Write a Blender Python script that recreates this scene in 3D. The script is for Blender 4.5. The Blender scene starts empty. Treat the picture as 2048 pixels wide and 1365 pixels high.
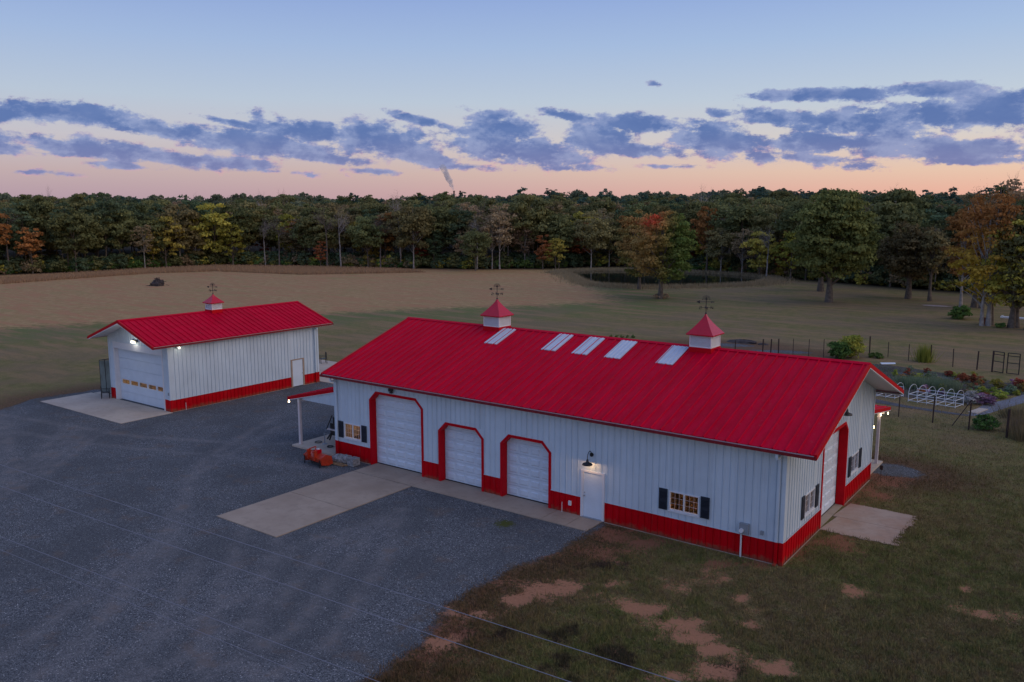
import bpy, math, random
import numpy as np
from mathutils import Vector, Matrix, Euler
random.seed(7); rng = np.random.default_rng(7)
S = bpy.context.scene
COL = S.collection
D = bpy.data

# ------------------------------------------------------------------ camera
CAM = np.array([9.8413, -30.5843, 13.3645]); FOC = 1686.2; PIT = 0.1524; YAW = -0.6362; ROL = 0.001
import sys as _s
PIT = 0.15235
def _basis():
    s, k = math.sin(YAW), math.cos(YAW)
    right = np.array([k, -s, 0.0]); fw = np.array([s*math.cos(PIT), k*math.cos(PIT), -math.sin(PIT)])
    return right, fw, np.cross(right, fw)
RIGHT, FW, UP = _basis()
cam = D.objects.new('camera', D.cameras.new('camera')); COL.objects.link(cam)
cam.data.sensor_width = 36; cam.data.lens = FOC/2048*36; cam.data.clip_end = 9000; cam.data.clip_start = .3
cr, sr = math.cos(ROL), math.sin(ROL)
xr = RIGHT*cr + UP*(-sr)      # image x axis in the world
yr = UP*cr + RIGHT*sr
M = Matrix(((xr[0], yr[0], -FW[0], CAM[0]), (xr[1], yr[1], -FW[1], CAM[1]), (xr[2], yr[2], -FW[2], CAM[2]), (0, 0, 0, 1)))
cam.matrix_world = M
S.camera = cam
def ray(px, py):
    a, b = px-1024, py-682.5
    r = xr*(a/FOC) - yr*(b/FOC) + FW
    return r
def G(px, py, z=0.0):            # survey: where a sight line meets the height z
    r = ray(px, py); t = (z-CAM[2])/r[2]
    return CAM + r*t
def g2(px, py, z=0.0):
    p = G(px, py, z); return (float(p[0]), float(p[1]))

# ------------------------------------------------------------------ world
S.render.engine = 'CYCLES'
S.view_settings.view_transform = 'Standard'; S.view_settings.look = 'None'
S.view_settings.exposure = 0; S.view_settings.gamma = 1
S.cycles.max_bounces = 6; S.cycles.diffuse_bounces = 3; S.cycles.glossy_bounces = 3; S.cycles.transparent_max_bounces = 8; S.cycles.volume_bounces = 2
SUNDIR = Vector((0.93, 0.30, 0.0)).normalized(); SUNEL = math.radians(40)
W = D.worlds.new('World'); S.world = W; W.use_nodes = True
nt = W.node_tree; nt.nodes.clear(); NL = nt.links.new
def N(t, typ, **kw):
    n = t.nodes.new(typ)
    for k, v in kw.items():
        if k == 'inp':
            for a, b in v.items(): n.inputs[a].default_value = b
        else: setattr(n, k, v)
    return n
def mth(t, op, a, b=None, c=None, clamp=False):
    n = t.nodes.new('ShaderNodeMath'); n.operation = op; n.use_clamp = clamp
    for i, v in enumerate((a, b, c)):
        if v is None: continue
        if isinstance(v, (int, float)): n.inputs[i].default_value = v
        else: t.links.new(v, n.inputs[i])
    return n.outputs[0]
def mix(t, f, a, b, mode='MIX'):
    n = t.nodes.new('ShaderNodeMix'); n.data_type = 'RGBA'; n.blend_type = mode; n.clamp_factor = True
    for s_, v in ((n.inputs[0], f), (n.inputs[6], a), (n.inputs[7], b)):
        if isinstance(v, (int, float)): s_.default_value = v
        elif isinstance(v, tuple): s_.default_value = (v[0], v[1], v[2], 1)
        else: t.links.new(v, s_)
    return n.outputs[2]
def sstep(t, v, a, b):
    n = t.nodes.new('ShaderNodeMapRange'); n.interpolation_type = 'SMOOTHSTEP'
    t.links.new(v, n.inputs[0]); n.inputs[1].default_value = a; n.inputs[2].default_value = b
    return n.outputs[0]
def ramp(t, v, stops):
    n = t.nodes.new('ShaderNodeValToRGB'); e = n.color_ramp.elements
    while len(e) < len(stops): e.new(.5)
    for i, (p, c) in enumerate(stops):
        e[i].position = p; e[i].color = (c[0], c[1], c[2], 1) if isinstance(c, tuple) else (c, c, c, 1)
    if v is not None: t.links.new(v, n.inputs[0])
    return n.outputs[0]
def noise(t, vec, scale, detail=4, rough=.55, lac=2.0):
    n = t.nodes.new('ShaderNodeTexNoise'); n.inputs['Scale'].default_value = scale; n.inputs['Detail'].default_value = detail
    n.inputs['Roughness'].default_value = rough; n.inputs['Lacunarity'].default_value = lac
    if vec is not None: t.links.new(vec, n.inputs['Vector'])
    return n.outputs[0]
def srgb(r, g, b):
    f = lambda c: (c/255/12.92) if c/255 <= .04045 else ((c/255+.055)/1.055)**2.4
    return (f(r), f(g), f(b))

tc = N(nt, 'ShaderNodeTexCoord'); sep = N(nt, 'ShaderNodeSeparateXYZ'); NL(tc.outputs['Generated'], sep.inputs[0])
X_, Y_, Z_ = sep.outputs
el = mth(nt, 'ARCSINE', Z_)
# azimuth measured from the view heading
cy_, sy_ = math.cos(YAW), math.sin(YAW)
fwd = mth(nt, 'ADD', mth(nt, 'MULTIPLY', X_, sy_), mth(nt, 'MULTIPLY', Y_, cy_))
rgt = mth(nt, 'SUBTRACT', mth(nt, 'MULTIPLY', X_, cy_), mth(nt, 'MULTIPLY', Y_, sy_))
az = mth(nt, 'ARCTAN2', rgt, fwd)
e01 = mth(nt, 'MULTIPLY', el, 1/1.5708, clamp=True)
def E_(py): return math.atan((423.5-py)/FOC)/1.5708
warm = ramp(nt, e01, [(0.0, srgb(234, 170, 150)), (E_(388), srgb(240, 180, 154)), (E_(350), srgb(236, 198, 170)), (E_(290), srgb(216, 206, 198)),
                      (E_(215), srgb(190, 202, 215)), (E_(110), srgb(165, 188, 220)), (E_(0), srgb(142, 168, 218)), (.45, srgb(130, 150, 200)), (1.0, srgb(118, 138, 190))])
cool = ramp(nt, e01, [(0.0, srgb(164, 142, 162)), (E_(388), srgb(174, 150, 164)), (E_(350), srgb(186, 164, 168)), (E_(290), srgb(192, 186, 194)),
                      (E_(215), srgb(180, 193, 210)), (E_(110), srgb(158, 180, 216)), (E_(0), srgb(136, 160, 212)), (.45, srgb(122, 144, 198)), (1.0, srgb(118, 138, 190))])
sd = mth(nt, 'ADD', mth(nt, 'MULTIPLY', X_, SUNDIR.x), mth(nt, 'MULTIPLY', Y_, SUNDIR.y))
wf = sstep(nt, sd, -.95, .55)
sky = mix(nt, wf, cool, warm)
# glow round the place where the sun went down (right of the frame)
glow = mth(nt, 'MULTIPLY', sstep(nt, sd, .2, 1.0), mth(nt, 'SUBTRACT', 1.0, mth(nt, 'MULTIPLY', mth(nt, 'ABSOLUTE', e01), 3.2, clamp=True)))
sky = mix(nt, glow, sky, (1.25, .78, .50))
# clouds: long banks low over the horizon, each a soft ellipse in azimuth / elevation broken up by noise
comb = N(nt, 'ShaderNodeCombineXYZ'); NL(az, comb.inputs[0]); NL(el, comb.inputs[1])
def AE(px, py):
    r = ray(px, py); f_ = r[0]*sy_+r[1]*cy_; q = r[0]*cy_-r[1]*sy_
    return math.atan2(q, f_), math.asin(r[2]/np.linalg.norm(r))
BL = [(100, 223, 145, 15, 2, 1), (10, 228, 70, 14, 2, 1), (330, 262, 140, 15, 9, 1), (520, 290, 190, 20, 8, 1), (640, 315, 110, 10, 6, .9), (200, 300, 150, 17, 6, 1), (380, 320, 190, 13, 6, .9), (10, 296, 40, 12, 0, .9), (230, 330, 70, 7, 4, .8),
      (470, 246, 60, 6, 12, .9), (620, 262, 130, 20, 10, 1), (760, 282, 110, 30, 16, 1), (840, 315, 70, 16, 12, 1), (840, 240, 75, 8, 16, .9), (1010, 250, 90, 20, 14, 1), (990, 292, 110, 28, 12, 1), (1080, 305, 90, 28, 10, 1),
      (1140, 232, 70, 9, 14, .9), (1290, 250, 110, 16, 10, 1), (1200, 280, 90, 26, 10, 1), (1290, 300, 90, 14, 6, .9), (1420, 280, 110, 26, 12, 1), (1530, 315, 90, 12, 4, .9),
      (1560, 236, 80, 14, 12, 1), (1720, 250, 150, 24, 8, 1), (1640, 192, 130, 10, 2, 1), (1880, 180, 100, 13, 3, 1), (2030, 215, 120, 32, 10, 1), (1900, 235, 130, 24, 8, 1), (1700, 285, 200, 18, 3, 1), (1950, 300, 160, 16, 2, 1), (1960, 322, 110, 7, 1, .9),
      (2250, 250, 200, 50, 0, 1), (-220, 280, 200, 30, 0, 1), (1640, 322, 80, 10, 6, .6), (1710, 332, 60, 7, 6, .6), (1130, 337, 90, 8, 2, .62), (1340, 333, 80, 5, 3, .5), (760, 343, 60, 5, 5, .5), (930, 334, 90, 7, 3, .6), (1308, 168, 16, 5, 14, .5), (1440, 226, 22, 6, 5, .55), (560, 344, 90, 5, 4, .5), (80, 345, 60, 4, 3, .4)]
field = None
for (bx, by, hw, hh, tilt, amp) in BL:
    a0, e0 = AE(bx, by)
    mp = N(nt, 'ShaderNodeMapping', vector_type='TEXTURE'); NL(comb.outputs[0], mp.inputs[0])
    mp.inputs['Location'].default_value = (a0, e0, 0); mp.inputs['Rotation'].default_value = (0, 0, -math.radians(tilt)*.75)
    mp.inputs['Scale'].default_value = (hw*1.2/FOC, hh*1.5/FOC, 1)
    ln = N(nt, 'ShaderNodeVectorMath', operation='LENGTH'); NL(mp.outputs[0], ln.inputs[0])
    v = mth(nt, 'MULTIPLY_ADD', ln.outputs['Value'], -amp, amp)
    field = v if field is None else mth(nt, 'SMOOTH_MAX', field, v, .06)
mpn = N(nt, 'ShaderNodeMapping'); NL(comb.outputs[0], mpn.inputs[0]); mpn.inputs['Scale'].default_value = (9, 26, 1)
# the same banks go on round the horizon outside the frame
side = sstep(nt, mth(nt, 'ABSOLUTE', az), .72, 1.1)
mps = N(nt, 'ShaderNodeMapping'); NL(comb.outputs[0], mps.inputs[0]); mps.inputs['Scale'].default_value = (1.6, 11, 1)
band = mth(nt, 'SUBTRACT', noise(nt, mps.outputs[0], 1.0, 2), .52)
band = mth(nt, 'SUBTRACT', mth(nt, 'MULTIPLY', band, 5), mth(nt, 'MULTIPLY', mth(nt, 'ABSOLUTE', mth(nt, 'SUBTRACT', el, .09)), 9))
field = mth(nt, 'MAXIMUM', field, mth(nt, 'MULTIPLY_ADD', band, side, mth(nt, 'MULTIPLY', mth(nt, 'SUBTRACT', side, 1), 3)))
n1 = noise(nt, mpn.outputs[0], 1.6, 9, .62)
mpw = N(nt, 'ShaderNodeMapping'); NL(comb.outputs[0], mpw.inputs[0]); mpw.inputs['Scale'].default_value = (38, 62, 1)
mpw.inputs['Rotation'].default_value = (0, 0, .12)
n2 = noise(nt, mpw.outputs[0], 1.15, 10, .66)
n3 = noise(nt, mpw.outputs[0], .55, 6, .6)
dens = mth(nt, 'ADD', field, mth(nt, 'MULTIPLY', mth(nt, 'SUBTRACT', n1, .5), 1.9))
dens = mth(nt, 'ADD', dens, mth(nt, 'MULTIPLY', mth(nt, 'SUBTRACT', n2, .5), 1.9))
cm = sstep(nt, dens, .06, .42)
lowf = sstep(nt, el, .095, .045)
dd_ = mth(nt, 'ADD', dens, mth(nt, 'MULTIPLY', mth(nt, 'SUBTRACT', n3, .5), -2.2))
ccol = mix(nt, sstep(nt, dd_, .10, .85), srgb(134, 150, 194), srgb(78, 106, 166))
ccol = mix(nt, mth(nt, 'MULTIPLY', sstep(nt, n1, .42, .70), .4), ccol, srgb(108, 130, 182))
ccol = mix(nt, mth(nt, 'MULTIPLY', lowf, .28), ccol, srgb(158, 138, 176))
fringe = mth(nt, 'MULTIPLY', sstep(nt, dens, .50, .08), sstep(nt, n2, .46, .60))
ccol = mix(nt, mth(nt, 'MULTIPLY', fringe, mth(nt, 'MULTIPLY_ADD', lowf, .65, .25)), ccol, srgb(238, 168, 166))
ccol = mix(nt, mth(nt, 'MULTIPLY', sstep(nt, n3, .45, .62), .28), ccol, srgb(150, 160, 196))
sky = mix(nt, mth(nt, 'MULTIPLY', cm, .97), sky, ccol)
# below the horizon: dusky land
sky = mix(nt, sstep(nt, el, -.004, -.03), sky, (.05, .045, .04))
bg = N(nt, 'ShaderNodeBackground'); NL(sky, bg.inputs[0]); bg.inputs[1].default_value = 1.0
ns = N(nt, 'ShaderNodeTexSky', sky_type='NISHITA'); ns.sun_disc = False; ns.sun_elevation = SUNEL
ns.sun_rotation = math.atan2(SUNDIR.x, SUNDIR.y)
bg2 = N(nt, 'ShaderNodeBackground'); NL(ns.outputs[0], bg2.inputs[0]); bg2.inputs[1].default_value = 0.006
ad = N(nt, 'ShaderNodeAddShader'); NL(bg.outputs[0], ad.inputs[0]); NL(bg2.outputs[0], ad.inputs[1])
wo = N(nt, 'ShaderNodeOutputWorld'); NL(ad.outputs[0], wo.inputs[0])

sl = D.lights.new('sun', 'SUN'); sl.energy = 0.72; sl.angle = math.radians(60); sl.color = (1.0, .78, .52)
so = D.objects.new('sun', sl); COL.objects.link(so)
so.rotation_euler = Vector((SUNDIR.x*math.cos(SUNEL), SUNDIR.y*math.cos(SUNEL), math.sin(SUNEL))).to_track_quat('Z', 'Y').to_euler()

# ------------------------------------------------------------------ materials
def mat(name, col, rough=.6, metal=0, spec=.5, bump=0, bscale=20, var=0, vscale=3, emit=None, estr=0, coat=0):
    m = D.materials.new(name); m.use_nodes = True; t = m.node_tree; b = t.nodes['Principled BSDF']
    b.inputs['Roughness'].default_value = rough; b.inputs['Metallic'].default_value = metal; b.inputs['Specular IOR Level'].default_value = spec
    b.inputs['Coat Weight'].default_value = coat
    g = N(t, 'ShaderNodeNewGeometry')
    if var:
        n = noise(t, g.outputs['Position'], vscale, 5, .6)
        c = mix(t, mth(t, 'MULTIPLY', sstep(t, n, .3, .7), 1.0), tuple(x*(1-var) for x in col), tuple(min(1, x*(1+var)) for x in col))
        t.links.new(c, b.inputs['Base Color'])
    else: b.inputs['Base Color'].default_value = (*col, 1)
    if bump:
        n = noise(t, g.outputs['Position'], bscale, 5, .6); bp = N(t, 'ShaderNodeBump'); bp.inputs['Strength'].default_value = bump
        bp.inputs['Distance'].default_value = .02; t.links.new(n, bp.inputs['Height']); t.links.new(bp.outputs[0], b.inputs['Normal'])
    if emit: b.inputs['Emission Color'].default_value = (*emit, 1); b.inputs['Emission Strength'].default_value = estr
    return m
MT = {}
def sheets(m, amt, splash=None):
    t = m.node_tree; b = t.nodes['Principled BSDF']; src = b.inputs['Base Color'].links[0].from_socket; oi = N(t, 'ShaderNodeObjectInfo'); hs = N(t, 'ShaderNodeHueSaturation')
    t.links.new(src, hs.inputs['Color']); t.links.new(mth(t, 'MULTIPLY_ADD', oi.outputs['Random'], amt, 1-amt*.5), hs.inputs['Value']); c = hs.outputs[0]
    g = N(t, 'ShaderNodeNewGeometry'); mp = N(t, 'ShaderNodeMapping'); t.links.new(g.outputs['Position'], mp.inputs[0]); mp.inputs['Scale'].default_value = (7, 7, .5)
    run = sstep(t, noise(t, mp.outputs[0], 1.0, 5, .65), .55, .75); c = mix(t, mth(t, 'MULTIPLY', run, .16), c, (.20, .16, .13))
    if splash:
        sx = N(t, 'ShaderNodeSeparateXYZ'); t.links.new(g.outputs['Position'], sx.inputs[0])
        v = mth(t, 'SUBTRACT', mth(t, 'MULTIPLY', noise(t, g.outputs['Position'], 3.5, 6, .7), .75), sx.outputs[2]); c = mix(t, mth(t, 'MULTIPLY', sstep(t, v, .10, .38), .75), c, splash)
    t.links.new(c, b.inputs['Base Color']); return m
MT['wall'] = mat('white_steel', (.55, .66, .75), .42, var=.05, vscale=.8, bump=.05, bscale=3)
MT['wains'] = mat('red_wainscot', (.50, .0012, .008), .5, spec=.08, var=.08, vscale=1.2, bump=.05, bscale=3)
MT['trim'] = mat('red_trim', (.50, .0015, .010), .5, spec=.12, var=.06)
MT['white'] = mat('white_trim', (.68, .71, .76), .45, var=.03)
MT['door'] = mat('white_door', (.62, .72, .82), .45, var=.04, vscale=1.5)
MT['shut'] = mat('dark_shutter', (.012, .020, .036), .5)
MT['black'] = mat('black_metal', (.012, .013, .016), .45)
MT['gutter'] = mat('gutter_red', (.20, .010, .018), .35, var=.2, vscale=6)
MT['soffit'] = mat('soffit', (.62, .62, .64), .6)
MT['pvc'] = mat('pvc', (.72, .78, .84), .4)
MT['grey'] = mat('grey_metal', (.25, .29, .33), .45)
MT['orange'] = mat('orange_paint', (.44, .036, .010), .42, var=.15, vscale=8)
MT['rock'] = mat('grey_rock', (.24, .25, .26), .85, var=.4, vscale=9, bump=.6, bscale=14)
MT['wood'] = mat('wood', (.30, .19, .10), .7, var=.3, vscale=6)
MT['bark'] = mat('bark', (.115, .095, .078), .9, var=.35, vscale=2.5, bump=.5, bscale=8)
MT['palebark'] = mat('pale_bark', (.30, .28, .26), .85, var=.3, vscale=1.5)
MT['twig'] = mat('grey_twig', (.15, .125, .115), .9, var=.25, vscale=1.5)
MT['bulb'] = mat('lit_bulb', (1, .8, .5), .4, emit=(1, .74, .42), estr=9)
MT['floodlit'] = mat('lit_flood_lamp', (1, 1, .9), .4, emit=(1, .9, .68), estr=5)
MT['post'] = mat('white_post', (.62, .58, .60), .55, var=.05)
MT['rust'] = mat('rust_post', (.035, .02, .018), .8)
MT['wire'] = mat('wire', (.21, .22, .27), .6)
MT['fwire'] = mat('fence_wire', (.10, .095, .09), .6)
MT['brush'] = mat('dead_wood', (.055, .045, .045), .95, var=.4, vscale=3)
MT['smoke'] = None
def redroof():
    m = D.materials.new('red_roof_steel'); m.use_nodes = True; t = m.node_tree; b = t.nodes['Principled BSDF']
    g = N(t, 'ShaderNodeNewGeometry')
    mp = N(t, 'ShaderNodeMapping'); t.links.new(g.outputs['Position'], mp.inputs[0]); mp.inputs['Scale'].default_value = (1.1, .25, .4)
    n = noise(t, mp.outputs[0], 2.5, 6, .6)
    c = mix(t, sstep(t, n, .3, .7), (.50, .0006, .022), (.58, .001, .030))
    n_ = noise(t, g.outputs['Position'], 26, 2)
    c = mix(t, mth(t, 'MULTIPLY', sstep(t, n_, .68, .8), .16), c, (.5, .15, .17))
    t.links.new(c, b.inputs['Base Color']); b.inputs['Roughness'].default_value = .55; b.inputs['Specular IOR Level'].default_value = .05
    bp = N(t, 'ShaderNodeBump'); bp.inputs['Strength'].default_value = .12; bp.inputs['Distance'].default_value = .02
    t.links.new(noise(t, g.outputs['Position'], 2.2, 3), bp.inputs['Height']); t.links.new(bp.outputs[0], b.inputs['Normal'])
    return m
MT['roof'] = sheets(redroof(), .10)
sheets(MT['wall'], .07); sheets(MT['wains'], .12, (.20, .085, .05))
def skyl():
    m = mat('translucent_sheet', (.50, .56, .66), .35, var=.06, vscale=4); return m
MT['skylight'] = skyl()
def concrete(nm, base, stain):
    m = D.materials.new(nm); m.use_nodes = True; t = m.node_tree; b = t.nodes['Principled BSDF']; g = N(t, 'ShaderNodeNewGeometry')
    n = noise(t, g.outputs['Position'], .45, 6, .65); n2 = noise(t, g.outputs['Position'], 2.3, 6, .7); n3 = noise(t, g.outputs['Position'], 30, 3)
    oi = N(t, 'ShaderNodeObjectInfo')
    c = mix(t, sstep(t, n, .35, .7), base, stain)
    c = mix(t, mth(t, 'MULTIPLY', sstep(t, n2, .50, .66), .5), c, tuple(x*.6 for x in base))
    c = mix(t, mth(t, 'MULTIPLY', n3, .25), c, tuple(x*1.3 for x in base))
    c = mix(t, mth(t, 'MULTIPLY', oi.outputs['Random'], .14), c, tuple(x*.6 for x in base))
    t.links.new(c, b.inputs['Base Color']); b.inputs['Roughness'].default_value = .85
    bp = N(t, 'ShaderNodeBump'); bp.inputs['Strength'].default_value = .2; bp.inputs['Distance'].default_value = .01
    t.links.new(n3, bp.inputs['Height']); t.links.new(bp.outputs[0], b.inputs['Normal'])
    return m
MT['conc'] = concrete('concrete', (.38, .305, .235), (.28, .215, .16))
MT['conc2'] = concrete('clean_concrete', (.50, .43, .35), (.40, .33, .27))
MT['concred'] = concrete('clay_stained_concrete', (.42, .33, .27), (.34, .20, .13))
def glassm():
    m = D.materials.new('window_glass'); m.use_nodes = True; t = m.node_tree; t.nodes.clear()
    o = N(t, 'ShaderNodeOutputMaterial'); a = N(t, 'ShaderNodeBsdfTransparent'); g = N(t, 'ShaderNodeBsdfGlossy'); g.inputs['Roughness'].default_value = .03
    a.inputs[0].default_value = (.85, .85, .85, 1)
    f = N(t, 'ShaderNodeLayerWeight'); f.inputs['Blend'].default_value = .5; mx = N(t, 'ShaderNodeMixShader')
    t.links.new(mth(t, 'MULTIPLY_ADD', mth(t, 'POWER', f.outputs['Facing'], 4.0), .6, .04), mx.inputs[0]); t.links.new(a.outputs[0], mx.inputs[1]); t.links.new(g.outputs[0], mx.inputs[2]); t.links.new(mx.outputs[0], o.inputs[0])
    return m
MT['glass'] = glassm()
def smokem():
    m = D.materials.new('white_smoke'); m.use_nodes = True; t = m.node_tree; t.nodes.clear()
    o = N(t, 'ShaderNodeOutputMaterial'); v = N(t, 'ShaderNodeVolumePrincipled'); g = N(t, 'ShaderNodeNewGeometry')
    v.inputs['Color'].default_value = (.93, .93, .95, 1)
    tcx = N(t, 'ShaderNodeTexCoord')
    n = noise(t, tcx.outputs['Object'], .11, 3, .6)
    t.links.new(mth(t, 'MULTIPLY', sstep(t, n, .30, .60), .18), v.inputs['Density']); t.links.new(v.outputs[0], o.inputs['Volume'])
    return m
MT['smoke'] = smokem()
def leafm(nm, ca, cb, cc=None, trans=.25):
    """leaf colour: tint attribute moves between ca and cb, object random shifts value"""
    m = D.materials.new(nm); m.use_nodes = True; t = m.node_tree; t.nodes.clear()
    o = N(t, 'ShaderNodeOutputMaterial'); at = N(t, 'ShaderNodeAttribute', attribute_name='tint'); oi = N(t, 'ShaderNodeObjectInfo')
    c = mix(t, at.outputs['Fac'], ca, cb)
    if cc: c = mix(t, sstep(t, at.outputs['Fac'], 1.0, 2.0), c, cc)
    hs = N(t, 'ShaderNodeHueSaturation'); t.links.new(c, hs.inputs['Color'])
    t.links.new(mth(t, 'MULTIPLY_ADD', oi.outputs['Random'], .75, 1.0), hs.inputs['Value'])
    r2 = mth(t, 'FRACT', mth(t, 'MULTIPLY', oi.outputs['Random'], 37.7))
    t.links.new(mth(t, 'MULTIPLY_ADD', r2, .04, .485), hs.inputs['Hue'])
    d = N(t, 'ShaderNodeBsdfDiffuse'); tr = N(t, 'ShaderNodeBsdfTranslucent'); mx = N(t, 'ShaderNodeMixShader'); mx.inputs[0].default_value = trans
    t.links.new(hs.outputs[0], d.inputs[0]); t.links.new(hs.outputs[0], tr.inputs[0])
    t.links.new(d.outputs[0], mx.inputs[1]); t.links.new(tr.outputs[0], mx.inputs[2]); t.links.new(mx.outputs[0], o.inputs[0])
    return m
LM = {
 'green': leafm('green_leaves', (.082, .092, .042), (.160, .162, .066)),
 'oak': leafm('oak_leaves', (.090, .100, .036), (.215, .205, .068)),
 'olive': leafm('olive_leaves', (.110, .098, .048), (.205, .172, .078)),
 'teal': leafm('teal_needles', (.045, .085, .065), (.075, .120, .090)),
 'pine': leafm('pine_needles', (.060, .092, .055), (.105, .140, .075)),
 'yellow': leafm('yellow_leaves', (.20, .19, .045), (.40, .33, .07)),
 'orange': leafm('orange_leaves', (.22, .125, .050), (.35, .170, .055)),
 'red': leafm('red_leaves', (.16, .070, .040), (.34, .080, .045)),
 'gold': leafm('gold_and_rust_leaves', (.36, .235, .04), (.30, .125, .05)),
 'tan': leafm('tan_leaves', (.19, .145, .095), (.29, .205, .120)),
 'maple': leafm('maple_leaves', (.080, .125, .034), (.27, .155, .060), (.44, .075, .045)),
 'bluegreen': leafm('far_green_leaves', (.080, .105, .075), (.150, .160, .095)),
 'white': leafm('white_blossom', (.12, .14, .11), (.55, .53, .55)),
 'purple': leafm('purple_blossom', (.12, .09, .10), (.36, .20, .34)),
 'lime': leafm('lime_leaves', (.15, .19, .04), (.38, .36, .07)),
 'sage': leafm('sage_leaves', (.11, .15, .09), (.20, .24, .15)),
 'straw': leafm('straw_grass', (.22, .165, .11), (.34, .25, .17)),
 'broom': leafm('russet_grass', (.30, .17, .12), (.42, .25, .16)),
 'weed': leafm('dry_weed', (.10, .085, .045), (.22, .17, .10)),
 'twigs': leafm('fine_grey_twigs', (.16, .135, .13), (.24, .20, .19)),
 'shrub': leafm('shrub_leaves', (.050, .095, .028), (.13, .20, .055)),
}

# ------------------------------------------------------------------ helpers
def tag(o, label=None, cat=None, group=None, kind=None):
    if label: o['label'] = label
    if cat: o['category'] = cat
    if group: o['group'] = group
    if kind: o['kind'] = kind
    return o
ORG = {}
def empty(name, loc, label=None, cat=None, group=None, rz=0):
    o = D.objects.new(name, None); COL.objects.link(o); o.location = loc; o.rotation_euler = (0, 0, rz); o.empty_display_size = .2
    ORG[o.name] = Vector(loc)
    return tag(o, label, cat, group)
def mesh(name, V, F, m=None, smooth=False):
    me = D.meshes.new(name); me.from_pydata([tuple(v) for v in V], [], F)
    if m: me.materials.append(m)
    if smooth: me.shade_smooth()
    return me
def obj(name, me, parent=None, loc=(0, 0, 0), rot=(0, 0, 0)):
    o = D.objects.new(name, me); COL.objects.link(o); o.location = loc; o.rotation_euler = rot
    if parent: o.parent = parent; ORG[o.name] = ORG.get(parent.name, Vector((0, 0, 0)))
    else: ORG[o.name] = Vector((0, 0, 0))
    return o
class MB:
    def __init__(s): s.V = []; s.F = []
    def add(s, V, F):
        n = len(s.V); s.V += [tuple(map(float, v)) for v in V]; s.F += [tuple(i+n for i in f) for f in F]; return s
    def box(s, x0, x1, y0, y1, z0, z1):
        return s.add([(x0, y0, z0), (x1, y0, z0), (x1, y1, z0), (x0, y1, z0), (x0, y0, z1), (x1, y0, z1), (x1, y1, z1), (x0, y1, z1)],
                     [(0, 3, 2, 1), (4, 5, 6, 7), (0, 1, 5, 4), (1, 2, 6, 5), (2, 3, 7, 6), (3, 0, 4, 7)])
    def tube(s, p, q, r, n=8, r2=None, cap=True):
        p = Vector(p); q = Vector(q); r2 = r if r2 is None else r2
        d = (q-p); 
        if d.length < 1e-6: return s
        d.normalize(); a = d.orthogonal().normalized(); b = d.cross(a)
        V = []
        for c, rr in ((p, r), (q, r2)):
            for i in range(n):
                t = 2*math.pi*i/n; V.append(c+a*(math.cos(t)*rr)+b*(math.sin(t)*rr))
        F = [(i, (i+1) % n, n+(i+1) % n, n+i) for i in range(n)]
        if cap: F += [tuple(range(n-1, -1, -1)), tuple(range(n, 2*n))]
        return s.add(V, F)
    def path(s, pts, r, n=6):
        for a, b in zip(pts[:-1], pts[1:]): s.tube(a, b, r, n)
        return s
    def prism(s, poly, a, b, axis='y'):
        """poly in the plane across axis, extruded from a to b"""
        def P(u, v, w): return {'y': (u, w, v), 'x': (w, u, v), 'z': (u, v, w)}[axis]
        n = len(poly); V = [P(u, v, a) for u, v in poly]+[P(u, v, b) for u, v in poly]
        F = [tuple(range(n)), tuple(range(2*n-1, n-1, -1))]+[(i, i+n, (i+1) % n+n, (i+1) % n) for i in range(n)]
        return s.add(V, F)
    def sphere(s, c, r, nu=10, nv=6, sc=(1, 1, 1), jit=0):
        V = []; c = Vector(c)
        for j in range(nv+1):
            ph = math.pi*j/nv
            for i in range(nu):
                th = 2*math.pi*i/nu; k = 1+random.uniform(-jit, jit)
                V.append(c+Vector((math.sin(ph)*math.cos(th)*sc[0], math.sin(ph)*math.sin(th)*sc[1], math.cos(ph)*sc[2]))*r*k)
        F = [(j*nu+i, (j+1)*nu+i, (j+1)*nu+(i+1) % nu, j*nu+(i+1) % nu) for j in range(nv) for i in range(nu)]
        return s.add(V, F)
    def lathe(s, prof, n=16, c=(0, 0, 0), sq=False):
        V = []; c = Vector(c)
        for r, z in prof:
            for i in range(n):
                t = 2*math.pi*(i+(.5 if sq else 0))/n; V.append(c+Vector((math.cos(t)*r, math.sin(t)*r, z)))
        F = [(j*n+i, j*n+(i+1) % n, (j+1)*n+(i+1) % n, (j+1)*n+i) for j in range(len(prof)-1) for i in range(n)]
        return s.add(V, F)
    def build(s, name, m, parent=None, smooth=False, xf=None):
        org = ORG.get(parent.name, Vector((0, 0, 0))) if parent else Vector((0, 0, 0))
        me = mesh(name, [Vector(v)-org for v in s.V], s.F, m, smooth)
        o = obj(name, me, parent); return o
def fixn(me):
    import bmesh
    bm = bmesh.new(); bm.from_mesh(me); bmesh.ops.recalc_face_normals(bm, faces=bm.faces); bm.to_mesh(me); bm.free()

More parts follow.
